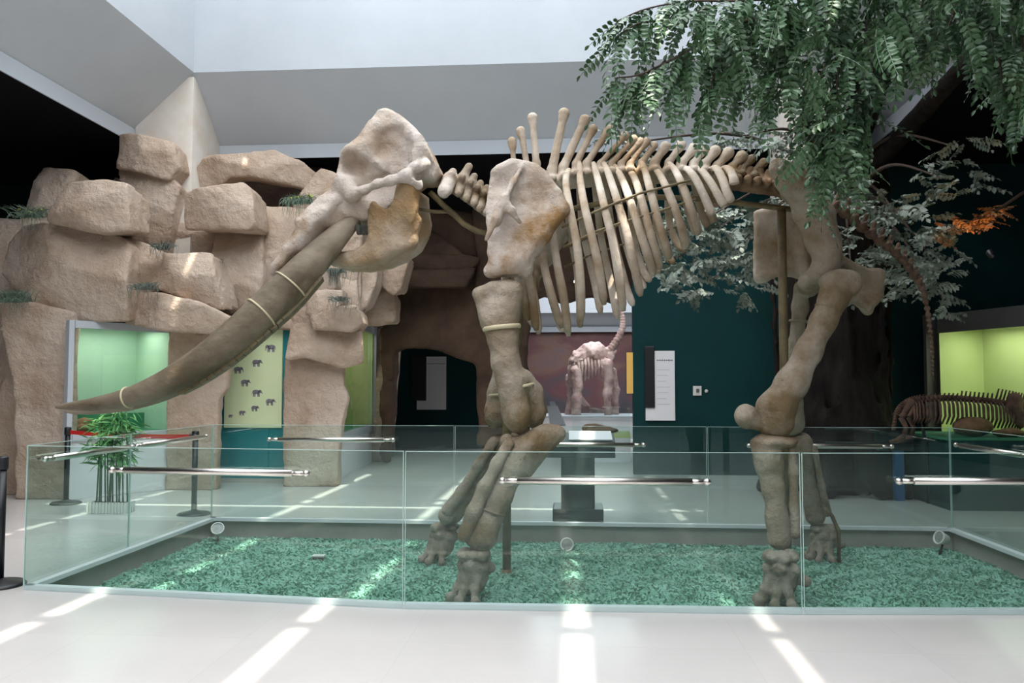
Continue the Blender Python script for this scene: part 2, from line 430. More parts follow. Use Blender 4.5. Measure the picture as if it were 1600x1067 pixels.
# ceiling (black) with the skylight opening
cl = MB()
def cq(x0, x1, y0, y1): cl.box((x0, y0, ZB), (x1, y1, ZB+.25))
cq(RX0, XLO, RY0, RY1); cq(XRO, RX1, RY0, RY1); cq(XLO, XRO, YO, RY1); cq(XLO, XRO, RY0, YFO)
ceiling = struct('ceiling', cl, 'black_ceiling')
# trim: fascia ring, sloping soffit ring, upper well walls
tr = MB(); e = .012
for a, b in (((XLO+e, YO-e), (XRO-e, YO-e)), ((XLO+e, YFO), (XLO+e, YO-e)), ((XRO-e, YFO), (XRO-e, YO-e)), ((XLO, YFO+e), (XRO, YFO+e))):
    tr.bar((*a, (ZB+ZT)/2), (*b, (ZB+ZT)/2), .02, ZT-ZB)
struct('trim_1', tr, 'white_paint')
so = MB()
O = [(XLO, YO, ZT), (XRO, YO, ZT), (XRO, YFO, ZT), (XLO, YFO, ZT)]; I = [(XLI, YI, ZI), (XRI, YI, ZI), (XRI, YFI, ZI), (XLI, YFI, ZI)]
for k in range(4): so.quad(O[k], O[(k+1) % 4], I[(k+1) % 4], I[k])
struct('trim_2', so, 'grey_soffit')
for nm, k in (('wall_well_rear', 0), ('wall_well_right', 1), ('wall_well_front', 2), ('wall_well_left', 3)):
    a, b = I[k], I[(k+1) % 4]
    struct(nm, MB().quad(a, b, (b[0], b[1], ZS+.3), (a[0], a[1], ZS+.3)), 'white_paint')
# corner columns filling the funnel's corners
for k, (x0, x1) in enumerate(((XLO+.03, XLI), (XRI, XRO-.7))):
    struct('trim_%d' % (3+k), MB().box((x0, YI, (2.7, 4.2)[k]), (x1, YO-.03, ZT+.8)), 'stained_plaster')

# skylight: white diffusing blinds with slits between them that let strips of sun in
wn = bpy.data.objects.new('window_1', None); wn.location = (0, 5, ZS); link(wn); wn['kind'] = 'structure'
bl = bpy.data.materials.new('skylight_blind'); bl.use_nodes = True; MATS['skylight_blind'] = bl
pb_ = bl.node_tree.nodes['Principled BSDF']; pb_.inputs['Base Color'].default_value = (.8, .8, .8, 1); pb_.inputs['Roughness'].default_value = .9
pb_.inputs['Emission Color'].default_value = (.93, .97, 1.0, 1); pb_.inputs['Emission Strength'].default_value = SKY_STRENGTH
sx = lambda X: X + SUN_X*ZS
sy = lambda Y: Y + SUN_Y*ZS
cuts = sorted([(sx(-5.85), .07), (sx(-3.5), .10), (sx(-1.74), .10), (sx(.02), .12), (sx(1.25), .05)])
edges = [XLI] + [v for c, w_ in cuts for v in (c-w_/2, c+w_/2)] + [XRI]
ycut = [YFI, sy(5.35)-1.6, sy(5.35)-1.35, sy(10.35)-.05, sy(10.35)+.05, 10.8]
for i in range(0, len(edges), 2):
    for j in (0, 2, 4):
        MB().box((edges[i], ycut[j], ZS), (edges[i+1], ycut[j+1], ZS+.02)).build('blind', 'skylight_blind', wn)
MB().box((XLI, 10.8, ZS), (XRI, YI, ZS+.02)).build('blind', 'skylight_blind', wn)
for i in range(1, len(edges)-1, 2):      # glazing bars crossing the slits break the sun strips
    for yy in np.arange(YFI+.7, YI, 1.9):
        MB().box((edges[i]-.02, yy, ZS+.03), (edges[i+1]+.02, yy+.16, ZS+.09)).build('glazing_bar', 'white_paint', wn)
for yy in np.arange(YFI+.3, YI, 2.2):
    MB().box((XLI, yy-.05, ZS+.35), (XRI, yy+.05, ZS+.65)).build('beam', 'white_paint', wn)

# walls of the dark hall
def wall(nm, a, b, z0, z1, m_): struct(nm, MB().quad((*a, z0), (*b, z0), (*b, z1), (*a, z1)), m_)
wall('wall_left', (RX0, RY0), (RX0, RY1), 0, ZB, 'dark_wall'); wall('wall_right', (RX1, RY0), (RX1, RY1), 0, ZB, 'dark_wall')
wall('wall_front', (RX0, RY0), (RX1, RY0), 0, ZB, 'white_paint')
struct('wall_rear', MB().box((1.04, 14.4, 0), (RX1, 14.6, ZB)), 'teal_wall')
struct('wall_rear_left', MB().box((RX0, 14.6, 0), (-4.45, 14.8, ZB)), 'dark_wall')
struct('wall_passage', MB().box((-8, 20.0, 0), (-1.95, 20.15, ZB)), 'teal_wall')
struct('wall_far', MB().box((-8, 30.2, 0), (RX1, 30.4, ZB+2)), 'white_paint')
struct('wall_far_right', MB().box((3.4, 14.6, 0), (3.55, 30.2, ZB)), 'teal_wall')
struct('wall_far_left', MB().box((-2.05, 20.15, 0), (-1.95, 30.2, ZB)), 'dark_wall')

# ------------------------------------------------------------------ glass enclosure
GZ = 1.085; GT = .009
def rail(parent, a, b, r=.025):
    a = Vector(a); b = Vector(b); d = (b-a).normalized()
    rb = MB().tube([a+d*.10, b-d*.10], r, 12).build('handrail', 'chrome', parent, smooth=True)
    for p, s in ((a, 1), (b, -1)):
        c = MB(); c.tube([p+d*(s*.015), p+d*(s*.125)], r*.72, 10)
        c.lathe(p, [(.002, -.026), (.018, -.02), (.026, 0), (.018, .02), (.002, .026)], 12, axis=tuple(d))
        c.build('rail_end', 'chrome', rb, smooth=True)
def pane(parent, a, b, z0=.0, z1=GZ):
    a3 = Vector((*a, 0)); b3 = Vector((*b, 0)); d = (b3-a3).normalized(); a3 = a3 + d*.006; b3 = b3 - d*.006
    mid = Vector((0, 0, (z0+z1)/2))
    p = MB().bar(a3+mid+d*.004, b3+mid-d*.004, GT, z1-z0-.008).build('pane', 'glass', parent)
    MB().bar(a3+Vector((0, 0, z1-.003)), b3+Vector((0, 0, z1-.002)), GT+.001, .004).build('pane_edge', 'glass_edge', p)
    for q in (a3+d*.002, b3-d*.002):
        MB().bar(q+Vector((0, 0, z0+.02)), q+Vector((0, 0, z1-.006)), .0035, GT+.001, up=(d.y, -d.x, 0)).build('pane_edge', 'glass_edge', p)
def channel(parent, a, b, side):
    a3 = Vector((*a, .0)); b3 = Vector((*b, .0)); d = (b3-a3).normalized(); nrm = Vector((-d.y, d.x, 0))*side
    MB().bar(a3+nrm*.035+Vector((0, 0, .016)), b3+nrm*.035+Vector((0, 0, .016)), .065, .036).build('base_channel', 'channel', parent)
def side(nm, label, pts, rails, sgn, roff):
    t = thing(nm, (*pts[0], 0), label, 'glass barrier')
    for i in range(len(pts)-1):
        pane(t, pts[i], pts[i+1]); channel(t, pts[i], pts[i+1], sgn)
    for ra, rb in rails:
        rail(t, ra, rb)
        for p in (ra, rb):      # short stud from the rail's end to the pane
            q = Vector(p); MB().tube([q, q + Vector(roff)], .009, 8).build('rail_stud', 'chrome', t, smooth=True)
    return t
def yfront(x): return float(np.interp(x, [p[0] for p in FRONT], [p[1] for p in FRONT]))
fr = []
for (xa, ya), (xb, yb) in (((175, 732), (478, 742)), ((785, 750), (1105, 754)), ((1405, 752), (1725, 752))):
    A = atY(xa, ya, 5.75); A = atY(xa, ya, yfront(A[0])-.07); Bp = atY(xb, yb, 5.75); Bp = atY(xb, yb, yfront(Bp[0])-.07); z = (A[2]+Bp[2])/2
    fr.append(((A[0], A[1], z), (Bp[0], Bp[1], z)))
side('glass_barrier', 'long glass barrier with three chrome rails along the open pale floor', FRONT, fr, 1, (0, .07, 0))
bk = [((-3.43, 9.17, .925), (-2.01, 9.165, .925)), ((-.72, 9.155, .885), (.77, 9.15, .885)), ((1.9, 9.14, .885), (3.39, 9.13, .885))]
side('glass_barrier', 'glass barrier between the grass bed and the dark kiosk', [BL, (-1.325, 9.245), (1.464, 9.22), BR], bk, -1, (0, .07, 0))
lf = [((-4.07, 6.15, .97), (-4.07, 7.4, .97)), ((-4.07, 7.5, .97), (-4.07, 8.96, .97))]
side('glass_barrier', 'side glass barrier under the tusk tip, beside the potted bamboo', [BL, (-4.135, 7.5), FRONT[0]], lf, 1, (-.06, 0, 0))
rg = [((3.97, 7.6, .92), (3.97, 8.95, .92)), ((3.97, 6.2, .92), (3.97, 7.4, .92))]
side('glass_barrier', 'side glass barrier facing the teal plinth with the dinosaur skeleton', [FRONT[3], (4.03, 7.5), BR], rg, 1, (.06, 0, 0))
# ------------------------------------------------------------------ mammoth skeleton
def YC(px): return 7.4 + (px-750)*.0006
def Bp(px, py, dy=0.0): return atY(px, py, YC(px)+dy)
U = 7.0/F                                   # metres per photo pixel at the animal
def mir(p):                                 # mirror to the far flank
    p = np.array(p, float); u = (p - CAM); X = p[0]
    px = 895 + (X/p[1])*F
    c = 7.4 + (min(max(px, 400), 1500)-750)*.0006
    return np.array([p[0], 2*c - p[1], p[2]])
MAM = thing('mammoth_skeleton', (.4, 7.45, PIT_Z), 'huge mounted mammoth skeleton with long curved tusks standing on green turf', 'skeleton')
def C(a, b, ra, rb, k=.05, op='+'): return (op, 'c', np.array(a), np.array(b), ra, rb, k)
def E(c, r, k=.05, op='+'): return (op, 'e', np.array(c), np.array(r), k)
def chain(pts, k=.05):                      # pts: (point, radius)
    return [C(pts[i][0], pts[i+1][0], pts[i][1], pts[i+1][1], k) for i in range(len(pts)-1)]
def plate(poly, Yf, t, k=.05, rnd_=.02):
    """flat bone plate: outline in X-Z, lying on the sheet y = Yf(x, z)"""
    P = [(p[0], p[2]) for p in poly]; A = np.array([[p[0], p[1], p[2]] for p in poly])
    def f(X, Y, Z):
        d = s_poly(X, Z, P); e_ = np.abs(Y - Yf(X, Z)) - t
        return smax(d, e_, .05) - rnd_
    lo = A.min(0) - .08; hi = A.max(0) + .08; lo[1] -= t+.15; hi[1] += t+.15
    return ('+', 'f', f, lo, hi, k)

S2 = (-1, 1)
# --- skull: side outline from the photograph, half-width sculpted from control points
def width_map(ctrl, sig=9.0):
    Pc = np.array([(Bp(x, y)[0], Bp(x, y)[2], w_) for x, y, w_ in ctrl]); g = (sig*U)**2
    def w(X, Z):
        num = np.zeros(X.shape, np.float32); den = np.full(X.shape, 1e-12, np.float32)
        for x, z, v in Pc:
            d2 = (X-x)**2 + (Z-z)**2; k_ = np.exp(-d2/(2*g)) + 1e-4/(1+d2/g)**2
            num += k_*v; den += k_
        return num/den
    return w
def sided(outline, ctrl, sig, k, rd):
    P = [(Bp(x, y)[0], Bp(x, y)[2]) for x, y in outline]; A = np.array(P); w = width_map(ctrl, sig); yc = YC(600)
    def f(X, Y, Z):
        d = s_poly(X[:, :1, :], Z[:, :1, :], P) + 0*X; wd = w(X[:, :1, :], Z[:, :1, :])
        return smax(d + rd, (np.abs(Y-yc) - wd)*.8 + rd, k) - rd
    wm = max(c[2] for c in ctrl)
    return ('+', 'f', f, np.array((A[:, 0].min(), yc-wm-.02, A[:, 1].min())), np.array((A[:, 0].max(), yc+wm+.02, A[:, 1].max())), .05)
out_sk = [(586, 186), (594, 176), (606, 172), (618, 177), (632, 189), (647, 202), (660, 216), (671, 229), (678, 243), (683, 256), (691, 268), (695, 278), (684, 290), (664, 290), (650, 300), (640, 314), (622, 326),
          (600, 346), (578, 352), (560, 348), (548, 350), (525, 376), (500, 402), (472, 432), (452, 448), (441, 436), (443, 421), (458, 400), (474, 376), (480, 366), (477, 355), (500, 327), (534, 288), (536, 276), (539, 262), (543, 248), (556, 232), (569, 213), (579, 197)]
ct_sk = [(606, 176, .11), (590, 187, .13), (600, 184, .17), (618, 186, .16), (630, 194, .20), (645, 207, .25), (657, 222, .31), (667, 238, .35), (672, 252, .36), (664, 262, .36),
         (580, 202, .17), (570, 216, .19), (582, 222, .26), (577, 236, .27), (590, 205, .25), (560, 232, .22), (586, 250, .27), (596, 262, .27),
         (606, 206, .20), (611, 222, .14), (616, 240, .12), (606, 250, .14), (624, 256, .14), (632, 240, .16), (626, 222, .15), (640, 260, .2), (644, 240, .25),
         (548, 246, .34), (543, 256, .33), (556, 241, .35), (566, 244, .34), (577, 249, .31), (556, 262, .19), (566, 266, .16), (576, 270, .165), (588, 274, .19), (560, 274, .17),
         (541, 275, .29), (543, 290, .32), (551, 300, .33), (562, 295, .29), (568, 308, .27), (558, 315, .28), (580, 298, .15), (594, 300, .13), (610, 302, .13), (625, 302, .14), (604, 312, .17), (588, 316, .19), (620, 316, .15),
         (566, 328, .27), (584, 327, .245), (600, 330, .19), (570, 342, .25), (590, 340, .22), (548, 336, .26),
         (524, 305, .27), (510, 325, .34), (495, 342, .39), (482, 356, .43), (479, 364, .45), (486, 374, .42), (500, 358, .43), (530, 326, .34), (518, 345, .41), (478, 384, .44), (466, 404, .46), (452, 424, .47), (446, 436, .46), (488, 384, .44), (540, 352, .24), (524, 372, .22), (505, 392, .22), (484, 418, .22), (462, 440, .25),
         (678, 262, .27), (688, 272, .15), (674, 280, .20), (655, 288, .20)]
sk = [sided(out_sk, ct_sk, 8.2, .06, .02)]
for s in S2:
    sk += chain([(Bp(541, 286, s*.24), .07), (Bp(550, 304, s*.27), .06), (Bp(570, 297, s*.37), .036), (Bp(590, 287, s*.43), .034), (Bp(612, 282, s*.45), .038), (Bp(634, 275, s*.43), .05), (Bp(650, 284, s*.40), .045), (Bp(655, 291, s*.39), .035)], .045)   # cheek arch
    sk += chain([(Bp(634, 274, s*.42), .04), (Bp(648, 262, s*.38), .05), (Bp(664, 256, s*.33), .05)], .03)
    sk.append(E(Bp(652, 274, s*.44), (.035, .10, .045), .02, '-'))
sk.append(C(Bp(540, 318, 0), Bp(452, 420, 0), .05, .11, .05, '-'))        # groove between the sheaths
skull = sdf_obj('skull', sk, .0125, MAM, 'bone', .006, 15, 3)
# --- lower jaw
mj = []
out_mj = [(638, 300), (648, 294), (657, 299), (658, 320), (661, 342), (656, 364), (645, 384), (625, 399), (597, 411), (570, 417), (545, 417), (524, 411), (511, 403), (521, 398), (545, 400), (566, 399), (582, 391), (589, 376), (588, 354), (588, 338), (594, 328), (601, 335), (613, 341), (625, 339), (632, 324), (636, 308)]
for s in S2:
    P = [Bp(x, y) for x, y in out_mj]; xa, xb = Bp(515, 400)[0], Bp(650, 400)[0]
    def Yf(X, Z, s=s): return YC(590) + s*(.03 + .31*np.clip((X-xa)/(xb-xa), 0, 1.1)**.8)
    mj.append(plate(P, Yf, .035, .04, .025))
    mj += chain([(Bp(652, 345, s*.35), .045), (Bp(640, 378, s*.33), .06), (Bp(600, 400, s*.25), .065), (Bp(560, 408, s*.15), .05), (Bp(525, 404, s*.05), .035)], .05)
    mj += chain([(Bp(648, 300, s*.34), .05), (Bp(646, 318, s*.34), .045)], .04)
    mj.append(E(Bp(622, 362, s*.46), (.13, .10, .13), .06, '-'))
jaw = sdf_obj('mandible', mj, .0135, MAM, 'bone_ochre', .006, 15, 5)
for s in S2:
    t = MB()
    for k in range(6):
        a = Bp(560+k*7, 352+k*.5, s*.19); t.tube([a, Bp(561+k*7, 366+k*.3, s*.19)], [.022, .02], 6, flat=2.2)
    t.build('molar', 'tooth', skull)
# --- tusks with wire bands and a steel cradle
tk = [(556, 342, -.12, 12), (528, 368, -.18, 19), (503, 394, -.23, 24), (474, 424, -.30, 27), (440, 460, -.36, 29), (400, 497, -.45, 27.5), (350, 540, -.48, 26), (300, 576, -.47, 23.5),
      (250, 603, -.42, 20), (200, 621, -.34, 15.5), (150, 631, -.25, 11), (110, 635, -.17, 7), (88, 636, -.12, 2.5)]
T = spline(tk, 5)
def tusk(rows, far):
    pts = [Bp(a, b, c) for a, b, c, d in rows]
    if far: pts = [mir(p) for p in pts]
    rad = [r*6.95/F for *_, r in rows]
    return MB().tube(pts, rad, 20).build('tusk', 'tusk', MAM, smooth=True), pts, rad
tn, tp, trd = tusk(T, False)
# second tusk, on the far side, sweeping the same way
T2 = T.copy(); T2[:, 0] += np.linspace(-2, 14, len(T2)); T2[:, 1] += np.linspace(2, 7, len(T2)); T2[:, 2] = np.linspace(.2, .34, len(T2)); T2[:, 3] *= .93
tf, tp2, trd2 = tusk(T2, False)
for q in (18, 24, 45):
    d = tp[q+1]-tp[q-1]; MB().torus(tp[q], d, trd[q]*1.03, .009, 28, 6).build('wire_band', 'wire', tn, smooth=True)
cr = MB()
for i in range(14, 38):
    a, b = tp[i], tp[i+1]; dn = np.cross(b-a, (0, 1, 0)); dn = dn/np.linalg.norm(dn)
    dn = dn if dn[2] < 0 else -dn
    cr.bar(a + dn*(trd[i]*.98+.012) + np.array((0, .04, 0)), b + dn*(trd[i+1]*.98+.012) + np.array((0, .04, 0)), .10, .03, up=tuple(dn))
cr.build('steel_cradle', 'steel_brown', MAM)

# --- neck vertebrae
nk = [(702, 286, 16), (719, 290, 16), (732, 298, 16), (743, 306, 16), (753, 314, 16), (763, 321, 16), (774, 326, 16)]
for i, (x, y, r) in enumerate(nk):
    r_ = r*U; p = [C(Bp(x-2, y+2, 0), Bp(x+3, y-1, 0), r_, r_, .03)]
    ux, uy = .45, -.9
    tall = (14, 30, 20, 16, 17, 20, 26)[i]
    p.append(C(Bp(x, y-6), Bp(x+ux*tall, y-8+uy*tall*.8), .045, .035, .04))
    for s in S2:
        p.append(C(Bp(x, y, s*.06), Bp(x-3, y+12, s*.22), .045, .035, .04))
        p.append(C(Bp(x, y-6, s*.06), Bp(x+4, y-14, s*.15), .035, .03, .03))
    if i == 0:
        for s in S2: p.append(C(Bp(x, y-6, s*.1), Bp(x-9, y+14, s*.30), .06, .055, .05))
    sdf_obj('cervical_vertebra', p, .013, MAM, 'bone_leg' if i else 'bone', .004, 26, 10+i)
# --- back vertebrae with their spines
sp = [((800, 221), (804, 268), 5, 7), ((814, 205), (824, 262), 5.5, 7), ((832, 184), (838, 256), 6, 8), ((881, 178), (862, 268), 7.5, 9), ((914, 187), (880, 262), 7.5, 8), ((926, 202), (900, 256), 6, 7),
      ((952, 202), (916, 256), 6, 7), ((976, 212), (938, 256), 5.5, 6.5), ((990, 217), (955, 256), 5, 6), ((1001, 221), (970, 256), 5, 6), ((1011, 221), (984, 256), 5, 6), ((1022, 227), (1003, 254), 5.5, 6),
      ((1040, 229), (1022, 254), 7, 8), ((1064, 227), (1045, 254), 6.5, 8), ((1084, 232), (1064, 256), 7, 8.5), ((1099, 233), (1084, 256), 6.5, 8), ((1117, 236), (1100, 258), 7.5, 9),
      ((1138, 239), (1121, 260), 7.5, 9), ((1159, 244), (1143, 263), 7, 9), ((1175, 248), (1158, 266), 6, 7), ((1193, 254), (1178, 269), 6, 7)]
def cen_y(x): return float(np.interp(x, [770, 850, 900, 950, 1000, 1050, 1100, 1150, 1200, 1250], [318, 292, 282, 278, 276, 275, 277, 281, 288, 296]))
for i, (tip, bs, rs_, rh) in enumerate(sp):
    cx = bs[0]; cy = cen_y(cx)
    p = [C(Bp(cx-5, cy+1), Bp(cx+5, cy), 13*U, 13*U, .03), C(Bp(cx, cy-6), Bp(*bs), .055, rs_*U*1.1, .05), C(Bp(*bs), Bp(*tip), rs_*U, rs_*U*.9, .03)]
    dx, dy_ = tip[0]-bs[0], tip[1]-bs[1]; ln_ = math.hypot(dx, dy_); a = Bp(tip[0]-dx/ln_*6, tip[1]-dy_/ln_*6)
    p.append(C(a, Bp(*tip), rh*U*.85, rh*U*1.12, .03))
    for s in S2: p.append(C(Bp(cx, cy-8, s*.05), Bp(cx+2, cy-12, s*.17), .045, .035, .04))
    o = sdf_obj('thoracic_vertebra', p, .0135, MAM, 'bone_rib' if i < 19 else 'bone_leg', .004, 22, 30+i)
# dark centra between, loins and sacrum
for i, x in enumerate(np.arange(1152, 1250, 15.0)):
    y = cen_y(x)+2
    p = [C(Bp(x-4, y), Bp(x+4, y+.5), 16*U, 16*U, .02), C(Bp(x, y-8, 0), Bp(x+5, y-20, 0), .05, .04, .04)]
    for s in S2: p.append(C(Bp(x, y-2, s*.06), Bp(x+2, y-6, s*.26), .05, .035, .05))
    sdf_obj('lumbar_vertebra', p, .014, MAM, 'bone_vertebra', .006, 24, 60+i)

# --- ribs
rb = [
 [(889, 264), (884, 285), (891, 330), (901, 380), (907, 440), (908, 500)],
 [(905, 253), (907, 285), (914, 325), (925, 370), (936, 420), (944, 476)],
 [(927, 254), (934, 280), (946, 330), (957, 375), (966, 425), (974, 486)],
 [(943, 254), (952, 275), (967, 322), (981, 370), (992, 420), (1001, 462)],
 [(960, 258), (972, 280), (985, 315), (1001, 365), (1013, 402), (1022, 430)],
 [(981, 263), (992, 280), (1004, 318), (1015, 360), (1025, 395), (1031, 419)],
 [(1003, 253), (1010, 275), (1018, 305), (1029, 347), (1039, 380), (1046, 404)],
 [(1020, 259), (1032, 275), (1045, 302), (1058, 335), (1067, 364), (1071, 388)],
 [(1045, 254), (1056, 268), (1068, 294), (1079, 325), (1087, 348), (1092, 366)],
 [(1064, 264), (1074, 264), (1087, 280), (1099, 304), (1107, 322), (1113, 336)],
 [(1088, 262), (1097, 267), (1111, 286), (1121, 303), (1128, 315), (1133, 322)],
 [(1111, 262), (1119, 263), (1129, 280), (1135, 298), (1139, 308), (1142, 316)],
 [(1130, 262), (1136, 262), (1143, 270), (1146, 278), (1147, 283), (1148, 288)],
]
front_ribs = [
 [(862, 285), (858, 310), (862, 350), (870, 410), (880, 460), (888, 520)],
 [(842, 292), (838, 320), (842, 360), (850, 415), (864, 470), (878, 512)],
 [(822, 300), (816, 330), (818, 370), (824, 420), (832, 470), (838, 516)],
 [(802, 306), (796, 330), (798, 370), (806, 420), (818, 465), (826, 500)],
]
def rib(pts, i, far):
    n = len(rb)
    big = max(0., 1-abs(i-4)/11.)
    out = [.07, .30, .50+.08*big, .55+.10*big, .50+.10*big, .40+.06*big]
    if i < 0: out = [.07, .24, .34, .38, .36, .26]
    if i > 8: out = [.08, .24, .36, .43, .45, .46]
    rows = spline([(x, y, -o_, r) for (x, y), o_, r in zip(pts, out, (5.0, 6.6, 7.2, 7.4, 8.0, 7.6))], 5)
    P = [Bp(a, b, c) for a, b, c, d in rows]
    if far: P = [mir(p) for p in P]
    rr = [d*U*(.9 if i < 11 else 1) for *_, d in rows]
    rr[-1] *= .55; rr[0] *= .8
    return MB().tube(P, rr, 10, flat=.62, axis=(0, 1, 0)).build('rib', 'bone_rib', MAM, smooth=True)
for far in (False, True):
    for i, pts in enumerate(rb): rib(pts, i, far)
    for i, pts in enumerate(front_ribs): rib(pts, -1-i, far)

# --- steel rods that hold the cage, bar below the spine, posts
for rod, dd in (([(878, 356), (920, 335), (960, 318), (1000, 302), (1040, 292), (1078, 282)], -.60), ([(880, 386), (930, 362), (980, 345), (1030, 330), (1060, 320), (1087, 312)], -.64)):
    for far in (False, True):
        P = [Bp(x, y, dd + abs(k-2.5)*.02) for k, (x, y) in enumerate(rod)]
        if far: P = [mir(p) for p in P]
        MB().tube(P, .011, 6).build('steel_rod', 'steel_brown', MAM, smooth=True)
MB().tube([Bp(x, y) for x, y in ((770, 352), (830, 338), (895, 326), (960, 314), (1030, 308), (1100, 311), (1160, 318), (1210, 324), (1248, 328))], .026, 8).build('steel_bar', 'steel_brown', MAM, smooth=True)
MB().tube([Bp(x, y) for x, y in ((655, 327), (680, 331), (700, 331), (725, 348), (750, 362), (775, 362))], .016, 8).build('steel_bar', 'steel_brown', MAM, smooth=True)
MB().tube([Bp(x, y, -.05) for x, y in ((672, 300), (690, 318), (708, 334), (725, 350), (745, 361), (770, 366))], .026, 8).build('steel_bar', 'steel_brown', MAM, smooth=True)
for x, ya, Yp in ((1221, 328, YC(1221)), (792, 352, 7.75)):
    top = atY(x, ya, Yp)
    p = MB().tube([top, (top[0], Yp, PIT_Z-.015)], .04, 14).build('support_post', 'steel_brown', MAM, smooth=True)
    MB().lathe((top[0], Yp, PIT_Z-.014), [(.10, 0), (.10, .012), (.045, .016), (.045, .05)], 16).build('post_foot', 'steel_brown', p, smooth=True)

# --- shoulder blades, legs (near flank, then mirrored)
def leg_parts(far):
    M_ = (lambda p: mir(p)) if far else (lambda p: p)
    q = lambda x, y, dy: M_(Bp(x, y, dy))
    tagm = 'bone'
    # shoulder blade
    D = -.50
    poly = [(770, 272), (778, 262), (792, 256), (808, 253), (822, 255), (838, 262), (850, 272), (862, 290), (874, 308), (883, 326), (880, 336), (866, 352), (848, 374), (834, 395), (824, 412),
            (800, 415), (772, 412), (767, 400), (768, 370), (764, 345), (764, 318), (766, 295)]
    P = [q(x, y, D) for x, y in poly]; yb = P[0][1]; zb = P[0][2]; sgn = 1 if far else -1
    h1 = q(842, 312, D); h2 = q(786, 288, D)
    def Yf(X, Z): return yb + sgn*(.16*np.clip((zb-Z)/.8, -.3, 1.2) - .075*np.exp(-((X-h1[0])**2 + (Z-h1[2])**2)/.03) - .06*np.exp(-((X-h2[0])**2 + (Z-h2[2])**2)/.012))
    pr = [plate(P, Yf, .022, .05, .02)]
    D2 = -.66
    pr += chain([(q(816, 260, -.56), .018), (q(802, 284, -.66), .022), (q(788, 310, -.75), .03), (q(774, 342, -.80), .03), (q(760, 374, -.80), .018)], .03)
    pr += chain([(q(806, 280, -.58), .02), (q(792, 312, -.64), .025), (q(782, 338, -.68), .03)], .03)
    pr += chain([(q(788, 312, -.75), .032), (q(800, 330, -.77), .03), (q(812, 347, -.74), .017)], .03)
    pr += chain([(q(780, 326, -.74), .045), (q(776, 348, -.76), .035)], .04)
    pr += chain([(q(850, 275, -.51), .035), (q(868, 305, -.54), .045), (q(879, 329, -.58), .05), (q(850, 370, -.60), .05), (q(822, 408, -.60), .06)], .05)
    pr += chain([(q(774, 268, -.5), .03), (q(800, 256, -.5), .03), (q(835, 262, -.5), .03)], .04)
    pr += chain([(q(797, 375, -.58), .09), (q(796, 408, -.62), .125)], .09)
    pr += chain([(q(766, 424, -.64), .06), (q(790, 418, -.63), .11), (q(818, 422, -.62), .075)], .06)
    pr.append(E(q(795, 446, -.63), (.15, .2, .09), .03, '-'))
    sdf_obj('scapula', pr, .0155, MAM, 'bone', .006, 15, 81)
    if far: return q
    # upper arm
    pr = chain([(q(793, 464, -.63), .135), (q(785, 490, -.64), .125), (q(785, 525, -.65), .115), (q(790, 565, -.66), .105), (q(800, 600, -.66), .11), (q(806, 640, -.66), .12)], .08)
    pr += [C(q(750, 460, -.66), q(764, 500, -.65), .05, .08, .08), C(q(748, 458, -.66), q(770, 449, -.66), .045, .055, .05), E(q(794, 454, -.62), (.12, .14, .085), .05)]
    pr += chain([(q(822, 588, -.62), .05), (q(836, 612, -.58), .06), (q(840, 642, -.56), .075)], .06)
    pr += [E(q(808, 650, -.70), (.115, .10, .135), .04), E(q(836, 650, -.52), (.08, .1, .11), .04)]
    pr.append(C(q(786, 478, -.82), q(792, 500, -.82), .03, .02, .05, '-'))
    hu = sdf_obj('humerus', pr, .015, MAM, 'bone_leg', .0045, 17, 83)
    a, b = q(784, 512, -.65), q(785, 522, -.65)
    MB().torus(a, b-a, .148, .013, 28, 6, flat=1.6).build('wire_band', 'wire', hu, smooth=True)
    a, b = q(812, 604, -.64), q(814, 614, -.64)
    MB().torus(a, b-a, .112, .010, 28, 6, flat=1.4).build('wire_band', 'wire', hu, smooth=True)
    # forearm: ulna with the elbow spur, radius in front
    pr = chain([(q(872, 677, -.64), .065), (q(852, 682, -.65), .085), (q(826, 698, -.67), .115), (q(802, 730, -.70), .105), (q(780, 775, -.73), .095), (q(762, 815, -.75), .095), (q(752, 840, -.76), .105)], .08)
    pr += [C(q(868, 680, -.64), q(825, 735, -.68), .05, .05, .06), C(q(792, 688, -.67), q(800, 705, -.68), .055, .07, .06)]
    pr += [E(q(762, 838, -.80), (.075, .09, .10), .04), E(q(739, 836, -.72), (.07, .09, .085), .04)]
    pr.append(E(q(812, 660, -.68), (.10, .16, .10), .03, '-'))
    ul = sdf_obj('ulna', pr, .015, MAM, 'bone_leg', .0045, 17, 85)
    pr = chain([(q(795, 694, -.76), .045), (q(776, 725, -.80), .045), (q(757, 762, -.82), .05), (q(740, 800, -.82), .058), (q(727, 836, -.80), .06)], .05)
    sdf_obj('radius', pr, .014, MAM, 'bone_leg', .005, 16, 87)
    a, b = q(768, 797, -.74), q(766, 803, -.74)
    MB().torus(a, b-a, .118, .008, 28, 6).build('wire_band', 'bone_leg', ul, smooth=True)
    return q
